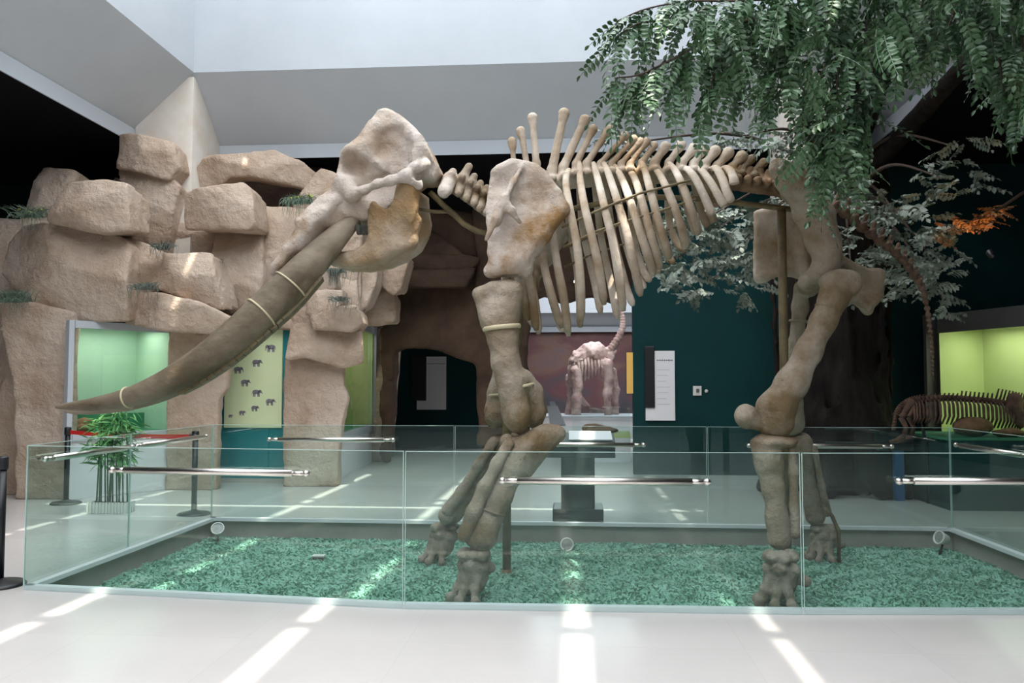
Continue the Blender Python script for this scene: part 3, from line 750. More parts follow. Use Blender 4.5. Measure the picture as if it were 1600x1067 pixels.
def foot(bx, by, Y, h, w_, seed, hind=False, heel=True, tilt=0.0):
    """elephant-like foot: blocks above, five splayed toes; (bx, by) photo point of the sole's centre"""
    c = atZ(bx, by, PIT_Z); c = np.array([c[0]*Y/c[1], Y, PIT_Z]); R = random.Random(seed); pr = []
    for i in range(3):
        x = (i-1)*w_*.46
        pr.append(E(c+np.array((x+tilt, R.uniform(-.03, .03), h*.88)), (w_*.42, w_*.75, h*.12), .01))
    for i in range(5):
        a_ = i*1.257+.6
        pr.append(E(c+np.array((math.cos(a_)*w_*.5+tilt*.6, math.sin(a_)*w_*.5, h*(.68+.03*(i % 2)))), (w_*.42, w_*.42, h*.13), .01))
    pr.append(E(c+np.array((tilt*.5, 0, h*.5)), (w_*.72, w_*.72, h*.36), .03))
    for i, dg in enumerate((155, 195, 237, 278, 112) if not hind else (160, 200, 240, 280, 120)):
        a_ = math.radians(dg); d = np.array((math.cos(a_), math.sin(a_)*.9, 0)); s = 1+R.uniform(-.1, .1)
        p0 = c + d*w_*.55 + np.array((0, 0, h*.55)); p1 = c + d*w_*.80*s + np.array((0, 0, h*.30)); p2 = c + d*w_*1.02*s + np.array((0, 0, h*.11))
        pr += [C(p0, p1, w_*.27, w_*.22, .012), E(p1, (w_*.27, w_*.27, h*.10), .012), C(p1 + d*.01, p2, w_*.21, w_*.2, .01), E(p2 + d*.03, (w_*.25, w_*.22, h*.10), .01)]
    if heel: pr += [C(c+np.array((w_*.3, 0, h*.55)), c+np.array((w_*(1.15 if hind else .8), .02, h*(.45 if hind else .62))), w_*.32, w_*.28, .03)]
    # nothing may sink through the turf
    pr.append(('-', 'f', lambda X, Y_, Z: Z - (PIT_Z-.005), np.zeros(3), np.zeros(3), .005))
    return sdf_obj('foot', pr, .012, MAM, 'bone_foot', .006, 24, seed)
leg_parts(False); leg_parts(True)
# far foreleg, set a little ahead of the near one
g = lambda x, y, Y: atY(x, y, Y)
hu = sdf_obj('humerus', chain([(g(800, 476, 8.02), .14), (g(796, 520, 8.03), .115), (g(790, 570, 8.04), .105), (g(782, 612, 8.05), .105), (g(776, 640, 8.06), .12)], .08) + [E(g(773, 650, 7.98), (.10, .1, .12), .04), E(g(790, 652, 8.12), (.09, .1, .11), .04)], .016, MAM, 'bone_leg', .005, 17, 183)
MB().torus(g(781, 616, 8.05), (-.1, 0, 1), .118, .010, 26, 6, flat=1.4).build('wire_band', 'wire', hu, smooth=True)
ul = sdf_obj('ulna', chain([(g(800, 690, 8.1), .09), (g(778, 698, 8.06), .10), (g(752, 735, 8.06), .085), (g(728, 776, 8.07), .08), (g(708, 802, 8.08), .10)], .07) + [E(g(698, 806, 8.0), (.085, .09, .09), .04)], .016, MAM, 'bone_leg', .005, 17, 185)
MB().torus(g(726, 778, 8.07), (.6, 0, 1), .095, .008, 24, 6).build('wire_band', 'bone_leg', ul, smooth=True)
sdf_obj('radius', chain([(g(772, 690, 7.94), .05), (g(748, 725, 7.93), .045), (g(722, 768, 7.93), .05), (g(700, 796, 7.95), .065)], .05), .014, MAM, 'bone_leg', .004, 17, 187)
foot(741, 938, 6.68, .44, .155, 201); foot(690, 877, 8.12, .40, .155, 203, tilt=.03)

# --- pelvis
pr = []
for s in S2:
    d0 = lambda x, y, o_: Bp(x, y, s*o_)
    pr += chain([(d0(1222, 264, .62), .075), (d0(1246, 276, .58), .10), (d0(1266, 310, .48), .10), (d0(1283, 350, .40), .095), (d0(1294, 390, .36), .10), (d0(1290, 424, .34), .13)], .08)
    pr += chain([(d0(1214, 262, .66), .06), (d0(1232, 290, .52), .07), (d0(1255, 335, .38), .07), (d0(1275, 385, .32), .08)], .08)
    pr += chain([(d0(1270, 300, .30), .07), (d0(1290, 335, .26), .07), (d0(1303, 375, .28), .06)], .08)
    pr += chain([(d0(1222, 285, .35), .07), (d0(1240, 300, .15), .09), (d0(1262, 305, .05), .10)], .1)
    pr += chain([(d0(1290, 424, .32), .10), (d0(1262, 440, .18), .065), (d0(1258, 448, .0), .06)], .07)     # pubis
    pr += chain([(d0(1312, 405, .30), .05), (d0(1340, 424, .22), .045), (d0(1372, 430, .16), .05)], .06)     # ischium
    pr += chain([(d0(1372, 430, .16), .05), (d0(1368, 460, .12), .05), (d0(1356, 484, .06), .04), (d0(1330, 462, .1), .05), (d0(1305, 440, .26), .07)], .05)
    Pp = [d0(x, y, .16) for x, y in ((1330, 425), (1374, 428), (1376, 458), (1356, 488), (1328, 466))]
    pr.append(plate(Pp, lambda X, Z, y_=Pp[0][1]: y_ + 0*X, .012, .05, .015))
pelvis = sdf_obj('pelvis', pr, .017, MAM, 'bone_leg', .008, 13, 91)
# broad far wing of the hip seen past the post
Pp = [Bp(x, y, .55) for x, y in ((1180, 334), (1206, 326), (1240, 332), (1262, 390), (1250, 434), (1216, 426), (1198, 438), (1186, 438), (1180, 424), (1180, 390))]
sdf_obj('iliac_wing', [plate(Pp, lambda X, Z, y_=Pp[0][1]: y_ - .1*(Z-2.8), .03, .05, .02), C(Bp(1184, 434, .55), Bp(1214, 428, .5), .04, .03, .05), C(Bp(1250, 345, .5), Bp(1262, 430, .42), .06, .06, .05)], .018, MAM, 'bone_rib', .008, 12, 93)

# --- hind legs
def hind(far):
    q = (lambda x, y, dy: mir(Bp(x, y, dy))) if far else (lambda x, y, dy: Bp(x, y, dy))
    ox = 0
    pr = chain([(q(1322, 444, -.52), .085), (q(1304, 466, -.56), .105), (q(1287, 500, -.58), .098), (q(1264, 548, -.60), .10), (q(1238, 598, -.62), .122), (q(1212, 640, -.64), .145), (q(1206, 662, -.65), .12)], .08)
    pr += [E(q(1300, 440, -.42), (.11, .12, .10), .06), E(q(1316, 436, -.56), (.15, .10, .085), .05), E(q(1334, 444, -.58), (.06, .07, .09), .05), C(q(1296, 444, -.5), q(1290, 480, -.56), .07, .06, .05)]
    pr += [E(q(1222, 664, -.70), (.10, .08, .085), .04), E(q(1214, 662, -.52), (.1, .08, .1), .04)]
    fe = sdf_obj('femur', pr, .016, MAM, 'bone_leg', .0045, 16, 95)
    a, b = q(1294, 484, -.57), q(1290, 493, -.575)
    MB().torus(a, b-a, .105, .012, 26, 6).build('wire_band', 'bone_leg', fe, smooth=True)
    sdf_obj('patella', [E(q(1166, 650, -.66), (.10, .085, .10), .03), C(q(1170, 654, -.66), q(1186, 662, -.66), .075, .06, .04)], .014, MAM, 'bone_leg', .004, 20, 97)
    if far: return q
    pr = chain([(q(1196, 700, -.66), .115), (q(1202, 725, -.68), .105), (q(1209, 765, -.72), .08), (q(1214, 810, -.75), .08), (q(1217, 840, -.76), .095)], .07)
    pr += [E(q(1210, 690, -.66), (.19, .16, .055), .04)]
    sdf_obj('tibia', pr, .016, MAM, 'bone_leg', .006, 15, 99)
    pr = chain([(q(1238, 700, -.70), .04), (q(1240, 740, -.74), .035), (q(1241, 790, -.77), .038), (q(1243, 832, -.78), .055)], .04)
    sdf_obj('fibula', pr, .014, MAM, 'bone_leg', .004, 18, 101)
    return q
hind(False)
q8 = lambda x, y, Y: atY(x, y, Y)
fe = sdf_obj('femur', chain([(q8(1252, 450, 8.1), .075), (q8(1250, 480, 8.15), .07), (q8(1244, 540, 8.2), .07), (q8(1238, 600, 8.25), .09), (q8(1236, 660, 8.3), .13)], .06) + [E(q8(1264, 448, 8.0), (.1, .12, .1), .05)], .016, MAM, 'bone_leg', .006, 14, 96)
MB().torus(q8(1249, 502, 8.17), (.1, 0, 1), .09, .012, 24, 6).build('wire_band', 'bone_leg', fe, smooth=True)
# far shin, ankle and foot, set a step behind
q = lambda x, y, Y: atY(x, y, Y)
sdf_obj('tibia', chain([(q(1250, 694, 8.35), .12), (q(1256, 730, 8.4), .085), (q(1266, 775, 8.45), .08), (q(1274, 806, 8.48), .10)], .06), .016, MAM, 'bone_leg', .006, 15, 103)
sdf_obj('fibula', chain([(q(1272, 700, 8.3), .035), (q(1284, 760, 8.35), .03), (q(1292, 800, 8.42), .045)], .04), .014, MAM, 'bone_leg', .004, 15, 105)
foot(1288, 872, 8.5, .36, .15, 207, True); foot(1222, 940, 6.74, .44, .165, 209, True)
MB().tube([q(1283, 788, 8.4), q(1300, 806, 8.4), q(1311, 830, 8.4), (q(1311, 872, 8.4)[0], 8.4, PIT_Z-.01)], .02, 8).build('support_rod', 'steel_brown', MAM, smooth=True)

# --- tail
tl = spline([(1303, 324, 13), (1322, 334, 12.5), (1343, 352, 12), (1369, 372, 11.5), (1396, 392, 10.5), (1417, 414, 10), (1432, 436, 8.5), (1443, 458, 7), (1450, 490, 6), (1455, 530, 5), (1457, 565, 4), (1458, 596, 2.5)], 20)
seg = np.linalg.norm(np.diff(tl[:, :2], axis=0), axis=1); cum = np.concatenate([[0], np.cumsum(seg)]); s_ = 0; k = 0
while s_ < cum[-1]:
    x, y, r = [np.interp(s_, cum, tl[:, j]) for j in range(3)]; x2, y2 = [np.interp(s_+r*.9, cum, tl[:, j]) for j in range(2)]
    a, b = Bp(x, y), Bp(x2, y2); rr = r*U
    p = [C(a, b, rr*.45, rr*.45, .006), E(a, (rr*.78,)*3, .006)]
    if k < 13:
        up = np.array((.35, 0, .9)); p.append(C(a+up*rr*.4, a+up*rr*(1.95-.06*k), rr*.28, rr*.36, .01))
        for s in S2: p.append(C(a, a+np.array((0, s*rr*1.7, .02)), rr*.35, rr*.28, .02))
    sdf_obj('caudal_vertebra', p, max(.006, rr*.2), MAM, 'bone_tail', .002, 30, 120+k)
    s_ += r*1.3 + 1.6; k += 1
# ------------------------------------------------------------------ rock wall
def rock(parent, poly, Y0, depth, seed, tilt=(0, 0), h=.036, material='rock', crease=None, rough=.022, name='boulder', rd=.035, nf=4):
    """block whose front outline is given in photo pixels on the plane y = Y0; tilted, broken front, rounded edges"""
    P3 = [atY(x, y, Y0) for x, y in poly]; P = [(p[0], p[2]) for p in P3]
    A = np.array(P); cx, cz = A.mean(0); sx_, sz_ = np.ptp(A[:, 0])/2+.01, np.ptp(A[:, 1])/2+.01
    R = np.random.RandomState(seed)
    facets = []
    for k in range(nf if depth > .35 else 0):
        a_ = R.uniform(0, 6.28); facets.append((math.cos(a_)*R.uniform(.25, .6), math.sin(a_)*R.uniform(.25, .6), R.uniform(.02, .16)*min(sx_, sz_)*2))
    if crease is not None: facets += crease
    def f(X, Y, Z):
        d = s_poly(X, Z, P) + rd - .045
        u, v = X-cx, Z-cz
        fr_ = Y0 + tilt[0]*u + tilt[1]*v - Y
        for fx, fz, off in facets: fr_ = np.maximum(fr_, Y0 + fx*u + fz*v - off - Y + rd*0)
        # outline shrinks a little with depth so that the sides read as faces
        d = d + .10*np.clip(Y-Y0, 0, depth)
        e_ = np.maximum(fr_ + rd, Y - Y0 - depth + rd)
        g = smax(d, e_, .022) - rd
        g = g + rough*wob(X, Y, Z, 4.5, seed) + rough*.45*wob(X, Y, Z, 13, seed+1)
        return g
    mg = .16 + (abs(tilt[0])*sx_ + abs(tilt[1])*sz_) + .3*min(sx_, sz_)
    lo = (A[:, 0].min()-.12, Y0-mg, A[:, 1].min()-.12); hi = (A[:, 0].max()+.12, Y0+depth+.1, A[:, 1].max()+.12)
    V, Q = surfnet(f, lo, hi, h)
    V[:, 2] = np.maximum(V[:, 2], .003)
    return mesh_obj(name, V, Q, parent, material)
RW = thing('rock_formation', (-6, 12, 0), 'tall artificial sandstone rock wall of stacked tan boulders with display niches', 'rock formation')
rocks = [
 ([(56, 257), (105, 265), (106, 285), (92, 316), (75, 350), (28, 350), (39, 316)], 11.5, .9, (.2, 0)),
 ([(93, 285), (150, 279), (188, 285), (188, 355), (147, 359), (71, 343)], 10.45, .9, (.25, -.1)),
 ([(16, 345), (71, 349), (110, 350), (173, 364), (189, 380), (187, 460), (182, 498), (108, 498), (56, 478), (0, 446), (-30, 420), (-20, 370)], 10.65, 1.1, (-.15, -.05)),
 ([(5, 480), (50, 478), (108, 490), (107, 560), (106, 640), (100, 700), (98, 778), (30, 778), (26, 600)], 10.72, .22, (.1, 0)),
 ([(-40, 478), (12, 476), (34, 560), (40, 680), (48, 780), (-40, 780)], 10.9, .8, (-.2, 0)),
 ([(178, 207), (262, 217), (266, 256), (252, 274), (173, 256)], 11.55, .8, (.3, -.3)),
 ([(172, 250), (252, 268), (271, 290), (262, 320), (247, 390), (186, 385), (186, 290)], 11.75, .8, (.15, .1)),
 ([(250, 296), (274, 330), (292, 345), (334, 352), (334, 400), (246, 398)], 12.2, .7, (.1, .2)),
 ([(287, 302), (349, 290), (373, 284), (385, 293), (391, 348), (386, 355), (281, 352)], 11.35, .9, (.1, -.08)),
 ([(328, 356), (400, 360), (403, 430), (390, 492), (333, 484), (322, 440)], 11.9, .9, (.25, 0)),
 ([(176, 362), (231, 385), (248, 400), (236, 458), (186, 456), (184, 400)], 11.1, .8, (.1, .35)),
 ([(232, 396), (318, 394), (331, 440), (336, 480), (285, 466), (232, 442), (216, 410)], 11.1, .9, (.15, -.35)),
 ([(186, 452), (247, 460), (304, 473), (347, 494), (345, 522), (263, 514), (183, 502)], 10.95, 1.2, (.45, -.3)),
 ([(268, 508), (348, 518), (352, 560), (348, 606), (337, 622), (334, 690), (332, 766), (264, 768)], 11.85, .25, (.1, 0)),
 ([(298, 281), (325, 252), (380, 240), (419, 231), (464, 248), (492, 266), (469, 289), (441, 280), (392, 273), (361, 272), (336, 287), (300, 298)], 12.4, .7, (0, -.4)),
 ([(497, 261), (560, 286), (562, 345), (455, 322), (467, 296)], 12.6, .9, (-.2, .3)),
 ([(401, 317), (449, 318), (500, 321), (562, 332), (548, 430), (470, 516), (404, 500), (402, 400)], 12.3, .9, (.12, .05)),
 ([(340, 486), (400, 490), (450, 500), (452, 512), (346, 506)], 12.5, .6, (0, -.3)),
 ([(486, 428), (518, 420), (520, 448), (486, 460)], 12.05, .7, (.2, -.2)),
 ([(478, 458), (530, 451), (530, 466), (518, 486), (494, 493), (474, 488)], 11.95, .8, (.1, .1)),
 ([(482, 494), (553, 479), (560, 505), (545, 516), (484, 510)], 11.85, .9, (.2, -.5)),
 ([(448, 507), (512, 508), (556, 516), (559, 566), (530, 572), (474, 556), (447, 560)], 12.1, .4, (.12, -.12)),
 ([(448, 556), (530, 568), (531, 600), (539, 622), (529, 662), (521, 758), (450, 758), (446, 620)], 12.4, .25, (.05, .03)),
 ([(518, 418), (552, 424), (556, 484), (524, 490), (514, 450)], 12.5, .7, (.2, 0)),
 ([(537, 410), (586, 408), (583, 440), (570, 476), (549, 488), (546, 460)], 12.9, .8, (.15, .1)),
 ([(556, 480), (612, 470), (614, 503), (580, 506), (556, 503)], 14.0, .9, (.3, -.2)),
 ([(592, 405), (637, 398), (622, 450), (613, 457), (594, 440)], 13.5, .9, (.2, -.2)),
 ([(566, 430), (600, 440), (612, 462), (612, 500), (572, 500)], 14.0, .9, (.3, 0)),
]
for i, (poly, y_, d_, tl_) in enumerate(rocks): rock(RW, poly, y_, d_, 300+i, tl_)
for i, (poly, y_) in enumerate((([(178, 280), (290, 300), (400, 330), (560, 330), (560, 520), (350, 512), (262, 500), (180, 480)], 12.75), ([(-40, 340), (110, 350), (190, 380), (190, 480), (-40, 480)], 11.5), ([(455, 480), (540, 480), (540, 570), (455, 570)], 12.6))):
    rock(RW, poly, y_, .6, 350+i, (0, 0), h=.07, nf=0)
rock(RW, [(330, 262), (500, 262), (500, 345), (330, 345)], 13.7, .4, 361, (0, 0), material='rock_brown', h=.07, nf=0)  # back of a dark recess, its shade put into the brown
rock(RW, [(577, 498), (617, 500), (611, 600), (603, 700), (601, 722), (576, 722)], 16.3, 1.0, 362, (.2, 0), h=.06)
ARCH = thing('rock_arch', (-2.5, 15.5, 0), 'dark brown rock arch with stacked lintel slabs over the passage', 'rock arch')
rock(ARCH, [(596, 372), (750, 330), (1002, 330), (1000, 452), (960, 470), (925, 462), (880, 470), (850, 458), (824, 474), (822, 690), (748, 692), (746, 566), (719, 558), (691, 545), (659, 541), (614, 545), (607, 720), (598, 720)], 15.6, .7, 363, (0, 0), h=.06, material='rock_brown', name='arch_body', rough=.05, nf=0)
for i, (poly, y_) in enumerate((([(638, 401), (672, 360), (712, 392), (722, 403)], 15.0), ([(618, 402), (722, 400), (746, 405), (728, 426), (616, 424)], 15.0), ([(612, 424), (738, 420), (726, 446), (608, 446)], 14.9), ([(742, 330), (800, 330), (800, 450), (736, 446), (748, 404)], 15.1), ([(640, 330), (742, 330), (744, 400), (712, 392), (672, 358)], 15.2))):
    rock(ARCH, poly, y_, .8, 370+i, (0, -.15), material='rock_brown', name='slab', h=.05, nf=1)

# ------------------------------------------------------------------ display niches
def niche(name, label, A, B, z0, z1, depth, wallm, frame, fw, floorm, lamp, ground_panel=True, energy=12, side=1):
    """recess in a slanted wall from A to B (floor points); depth pushes away from the viewer"""
    A = np.array((*A, 0.)); B = np.array((*B, 0.)); d = (B-A)/np.linalg.norm(B-A); n_ = np.array((-d[1], d[0], 0))*side; L_ = np.linalg.norm(B-A)
    t = thing(name, tuple((A+B)/2), label, 'display case')
    up = np.array((0, 0, 1.)); P = lambda u, w_, z: A + d*u + n_*w_ + up*z
    MB().quad(P(0, depth, z0), P(L_, depth, z0), P(L_, depth, z1+.09), P(0, depth, z1+.09)).build('back_panel', wallm, t)
    MB().quad(P(0, 0, z0), P(0, depth, z0), P(0, depth, z1+.09), P(0, 0, z1+.09)).build('side_panel', wallm, t)
    MB().quad(P(L_, 0, z0), P(L_, depth, z0), P(L_, depth, z1+.09), P(L_, 0, z1+.09)).build('side_panel', wallm, t)
    zt2 = z1+.09
    MB().quad(P(0, .05, zt2), P(L_, .05, zt2), P(L_, depth, zt2), P(0, depth, zt2)).build('top_panel', 'white_paint', t)
    MB().add([P(0, 0, z0), P(L_, 0, z0), P(L_, depth, z0), P(0, depth, z0)], [(0, 1, 2, 3)]).build('shelf', floorm, t)
    f_ = MB(); hw = fw/2
    f_.bar(P(0, 0, z1+hw), P(L_, 0, z1+hw), .07, fw); f_.bar(P(-hw, 0, z0-fw), P(-hw, 0, z1+fw), .07, fw, up=tuple(n_)) ; f_.bar(P(L_+hw, 0, z0-fw), P(L_+hw, 0, z1+fw), .07, fw, up=tuple(n_)); f_.bar(P(0, 0, z0-hw), P(L_, 0, z0-hw), .07, fw)
    f_.build('frame', frame, t)
    if ground_panel: MB().prism([P(-.02, .0, 0.002), P(L_+.02, .0, 0.002), P(L_+.02, .0, z0-fw), P(-.02, .0, z0-fw)], n_*.04).build('lower_panel', 'panel_white' if frame != 'grey_frame' else 'grey_frame', t)
    MB().bar(P(.1, .01, (z0+z1)/2), P(.1, .01, (z0+z1)/2+1e-3), .001, .001)
    MB().prism([P(.01, .012, z0), P(L_-.01, .012, z0), P(L_-.01, .012, z1), P(.01, .012, z1)], n_*.006).build('pane', 'glass_thin', t)
    c = P(L_/2, depth*.45, z1-.03)
    tb = MB().tube([P(.12, depth*.2, z1+.05), P(L_-.12, depth*.2, z1+.05)], .018, 8).build('tube_lamp', 'lamp_glow', t, smooth=True)
    ld = bpy.data.lights.new('niche_lamp', 'AREA'); ld.shape = 'RECTANGLE'; ld.size = L_*.85; ld.size_y = depth*.5; ld.energy = energy; ld.color = lamp
    lo_ = bpy.data.objects.new('niche_lamp', ld); link(lo_, t)
    rot = Matrix((tuple(d), tuple(n_), (0, 0, 1))).transposed().to_4x4(); rot.translation = Vector(P(L_/2, depth*.45, z1+.03)) - wloc(t)
    lo_.matrix_local = rot
    return t, P, L_
v1, P1, L1 = niche('display_niche', 'green lit display niche with white frame behind the potted bamboo', (-6.72, 10.68), (-5.98, 11.86), .88, 2.31, .9, 'vitrine_green', 'white_paint', .10, 'vitrine_floor', (1, .98, .86), energy=9)
v2, P2, L2 = niche('display_niche', 'narrow lime green display niche in the passage beside the rock arch', (-3.78, 13.02), (-4.0, 16.3), .75, 2.55, .9, 'vitrine_lime', 'white_paint', .14, 'vitrine_floor', (1, .98, .8), energy=16)
v3, P3_, L3 = niche('display_niche', 'yellow green lit display niche with grey frame behind the dinosaur skeleton', (5.95, 13.9), (7.25, 9.9), .5, 2.38, .85, 'vitrine_lime', 'grey_frame', .3, 'vitrine_lime', (1, 1, .84), energy=34)
def lump(name, c, r, material, label, cat, group=None, seed=1, parent=None, noise=.03, h=None):
    o = sdf_obj(name, [E(c, r, .02)], h or max(r)*.16, parent, material, noise*max(r)*4, 2.2/max(r), seed)
    return tag(o, label, cat, group) if label else o
for i, (u, w_, r, lb) in enumerate(((.28, .3, .09, 'small tan stone on the shelf of the green niche beside bamboo leaves'), (.42, .5, .15, 'large brown stone low in the green niche behind the bamboo'))):
    lump('stone', P1(u, w_, .88+r*.62), (r, r*.9, r*.7), 'stone_brown', lb, 'stone', seed=400+i)
MB().prism([P1(.05, .6, .89), P1(L1-.05, .6, .89), P1(L1-.05, .6, 1.12), P1(.05, .6, 1.12)], (.02, .02, 0)).build('backdrop_strip', 'vitrine_floor', v1)
lump('stone', P2(.5, .3, .83), (.14, .2, .09), 'stone_brown', 'orange brown stone on the shelf of the narrow lime niche', 'stone', seed=404)
# small board with two pictures inside the right niche
bp_ = thing('picture_board', P3_(1.25, .82, 1.46), 'cream board with two small pictures on the lime niche wall', 'picture board')
MB().prism([P3_(.95, .845, 1.46), P3_(1.6, .845, 1.46), P3_(1.6, .845, 1.82), P3_(.95, .845, 1.82)], np.array(P3_(0, -.015, 0))-np.array(P3_(0, 0, 0))).build('board', 'poster_paper', bp_)
for k in range(4):
    u = 1.0 + .28*(k % 2); z = 1.49 + .16*(k//2)
    MB().prism([P3_(u, .829, z), P3_(u+.22, .829, z), P3_(u+.22, .829, z+.12), P3_(u, .829, z+.12)], np.array(P3_(0, -.004, 0))-np.array(P3_(0, 0, 0))).build('picture', 'print_grey' if k % 2 else 'fossil_red', bp_)

# ------------------------------------------------------------------ teal panel with the poster of elephant relatives
tp_ = thing('teal_board', atY(395, 757, 12.75), 'glossy teal wall board between two rock pillars', 'wall board')
a = atY(336, 500, 12.75); b = atY(452, 758, 12.75)
xm = atY(395, 600, 12.75)[0]; x_r = atY(421, 600, 12.75)[0]
for x0, x1 in ((a[0], x_r-.003), (x_r+.003, b[0])):
    MB().box((x0, 12.75, .0), (x1, 12.79, a[2])).build('panel', 'teal_panel', tp_)
MB().box((a[0], 12.735, 0), (b[0], 12.75, .07)).build('skirting', 'pit_wall', tp_)
c0 = atY(350, 668, 12.72); c1 = atY(442, 513, 12.72)
ps = thing('poster', ((c0[0]+c1[0])/2, 12.72, c0[2]), 'pale yellow poster of nine small elephant relatives on a teal board', 'poster')
MB().box((c0[0], 12.715, c0[2]), (c1[0], 12.747, c1[2])).build('sheet', 'poster_paper', ps)
def elephant(x, y, w_, left, k):
    m_ = MB(); W = w_*12.7/F; c = atY(x, y, 12.713); s = -1 if left else 1; yy = 12.7135
    def blob(u, v, ru, rv, n=12): m_.add([(c[0]+s*(u+ru*math.cos(t))*W, yy, c[2]+(v+rv*math.sin(t))*W) for t in np.linspace(0, 2*math.pi, n, endpoint=False)], [tuple(range(n))])
    def limb(u0, v0, u1, v1, r0, r1): m_.add([(c[0]+s*(u0-r0)*W, yy, c[2]+v0*W), (c[0]+s*(u0+r0)*W, yy, c[2]+v0*W), (c[0]+s*(u1+r1)*W, yy, c[2]+v1*W), (c[0]+s*(u1-r1)*W, yy, c[2]+v1*W)], [(0, 1, 2, 3)])
    blob(-.06, .1, .34, .2); blob(.3, .14, .16, .15)
    for u, v in ((-.3, -.02), (-.17, .02), (.1, 0), (.22, -.02)): limb(u, v, u+.02, -.34, .065, .05)
    limb(.4, .14, .52 if k else .44, -.2 if k in (0, 2) else -.06, .06, .03)
    if k not in (0,): limb(.4, .06, .62, .0, .03, .015)
    limb(-.38, .12, -.44, -.12, .02, .012)
    o = m_.build('printed_elephant', 'print_grey', ps)
for k, (x, y, w_, lf_) in enumerate(((423, 544, 19, True), (401, 567, 18, False), (372, 578, 17, False), (383, 598, 17, False), (401, 614, 18, False), (422, 628, 17, False), (398, 638, 14, False), (378, 645, 12, False), (360, 650, 8, False))):
    elephant(x, y, w_, lf_, k)

# ------------------------------------------------------------------ signs on the teal walls
c0 = atY(651, 640, 19.95); c1 = atY(697, 557, 19.95); xm = atY(666, 600, 19.95)[0]; zl = atY(660, 626, 19.95)[2]
sg = thing('wall_sign', ((c0[0]+c1[0])/2, 19.95, c0[2]), 'white L-shaped information board in the dark arched passage', 'sign')
MB().prism([(c0[0], 19.96, c0[2]), (c1[0], 19.96, c0[2]), (c1[0], 19.96, c1[2]), (xm, 19.96, c1[2]), (xm, 19.96, zl), (c0[0], 19.96, zl)], (0, .035, 0)).build('board', 'panel_white', sg)
MB().box((c0[0]-.12, 19.955, zl+.01), (xm-.01, 19.99, c1[2]+.02)).build('dark_panel', 'black_metal', sg)
z_ = c1[2]-.18
MB().box((xm+.02, 19.953, z_), (c1[0]-.02, 19.96, z_+.012)).build('rule_line', 'grey_frame', sg)
c0 = atY(1009, 657, 14.36); c1 = atY(1054, 548, 14.36); xm = atY(1022, 600, 14.36)[0]; zb_ = atY(1012, 637, 14.36)[2]; zt_ = atY(1012, 541, 14.36)[2]
sg = thing('wall_sign', ((c0[0]+c1[0])/2, 14.36, c0[2]), 'white information board with a black strip on the teal wall', 'sign')
MB().prism([(c0[0], 14.36, c0[2]), (c1[0], 14.36, c0[2]), (c1[0], 14.36, c1[2]), (xm, 14.36, c1[2]), (xm, 14.36, zb_), (c0[0], 14.36, zb_)], (0, .035, 0)).build('board', 'panel_white', sg)
MB().box((c0[0]-.01, 14.33, zb_), (xm+.01, 14.398, zt_), ).build('dark_panel', 'black_metal', sg, bevel=.012)
tx = MB()
for r_, ln_ in enumerate((9,)):
    for k in range(ln_):
        x = xm+.05+k*.031; z = atY(1040, 564, 14.36)[2]
        tx.box((x, 14.356, z), (x+.019, 14.36, z+.024))
tx.build('lettering', 'grey_frame', sg)
tx = MB()
for r_ in range(7):
    z = atY(1040, 578+r_*9, 14.36)[2]; tx.box((xm+.05, 14.357, z), (xm+.27-.03*(r_ % 3), 14.36, z+.006))
tx.build('fine_print', 'print_pale', sg)
c0 = atY(1083, 618, 14.38); c1 = atY(1096, 603, 14.38)
sw = thing('wall_switch', ((c0[0]+c1[0])/2, 14.38, c0[2]), 'small square grey control plate on the teal wall', 'switch')
MB().box((c0[0], 14.37, c0[2]), (c1[0], 14.398, c1[2])).build('plate', 'white_plastic', sw, bevel=.006)
MB().box((c0[0]+.05, 14.362, c0[2]+.05), (c1[0]-.04, 14.37, c1[2]-.05)).build('button', 'grey_frame', sw)
kn = atY(1104, 611, 14.38); MBk = MB().lathe((kn[0], 14.40, kn[2]), [(.03, 0), (.03, .012), (.022, .03), (.004, .034)], 16, axis=(0, -1, 0))
tag(MBk.build('round_switch', 'white_plastic', smooth=True, origin=(kn[0], 14.4, kn[2])), 'tiny round grey switch beside the square control plate on the teal wall', 'switch')
c0 = atY(980, 615, 14.3); c1 = atY(991, 550, 14.3)
os_ = thing('strip_sign', (.98, 14.5, c0[2]), 'narrow amber vertical sign on the edge of the teal wall', 'sign')
MB().box((c0[0], 14.42, c0[2]), (c1[0], 14.46, c1[2])).build('sign_face', 'orange_sign', os_)
MB().box((c0[0]-.01, 14.46, c0[2]-.01), (c1[0]+.03, 14.5, c1[2]+.01)).build('sign_back', 'black_metal', os_)

# ------------------------------------------------------------------ dark kiosk behind the rear glass
kx = atY(903, 800, 9.6)[0]
kk = thing('information_kiosk', (kx, 9.62, 0), 'dark teal metal kiosk pedestal with slanted top behind the rear glass', 'kiosk')
MB().box((kx-.285, 9.36, .0), (kx+.285, 9.9, .15)).build('base', 'dark_teal_metal', kk, bevel=.01)
MB().box((kx-.19, 9.44, .15), (kx+.19, 9.74, .80)).build('column', 'dark_teal_metal', kk, bevel=.006)
MB().prism([(kx-.42, 9.38, .72), (kx-.42, 9.84, .78), (kx-.42, 9.84, .98), (kx-.42, 9.38, .90)], (.84, 0, 0)).build('head', 'dark_teal_metal', kk, bevel=.008)
MB().prism([(kx-.10, 9.40, .915), (kx+.39, 9.40, .915), (kx+.39, 9.82, .988), (kx-.10, 9.82, .988)], (0, 0, .012)).build('top_sheen', 'panel_white', kk)  # white strip painted for the reflection on the slanted top

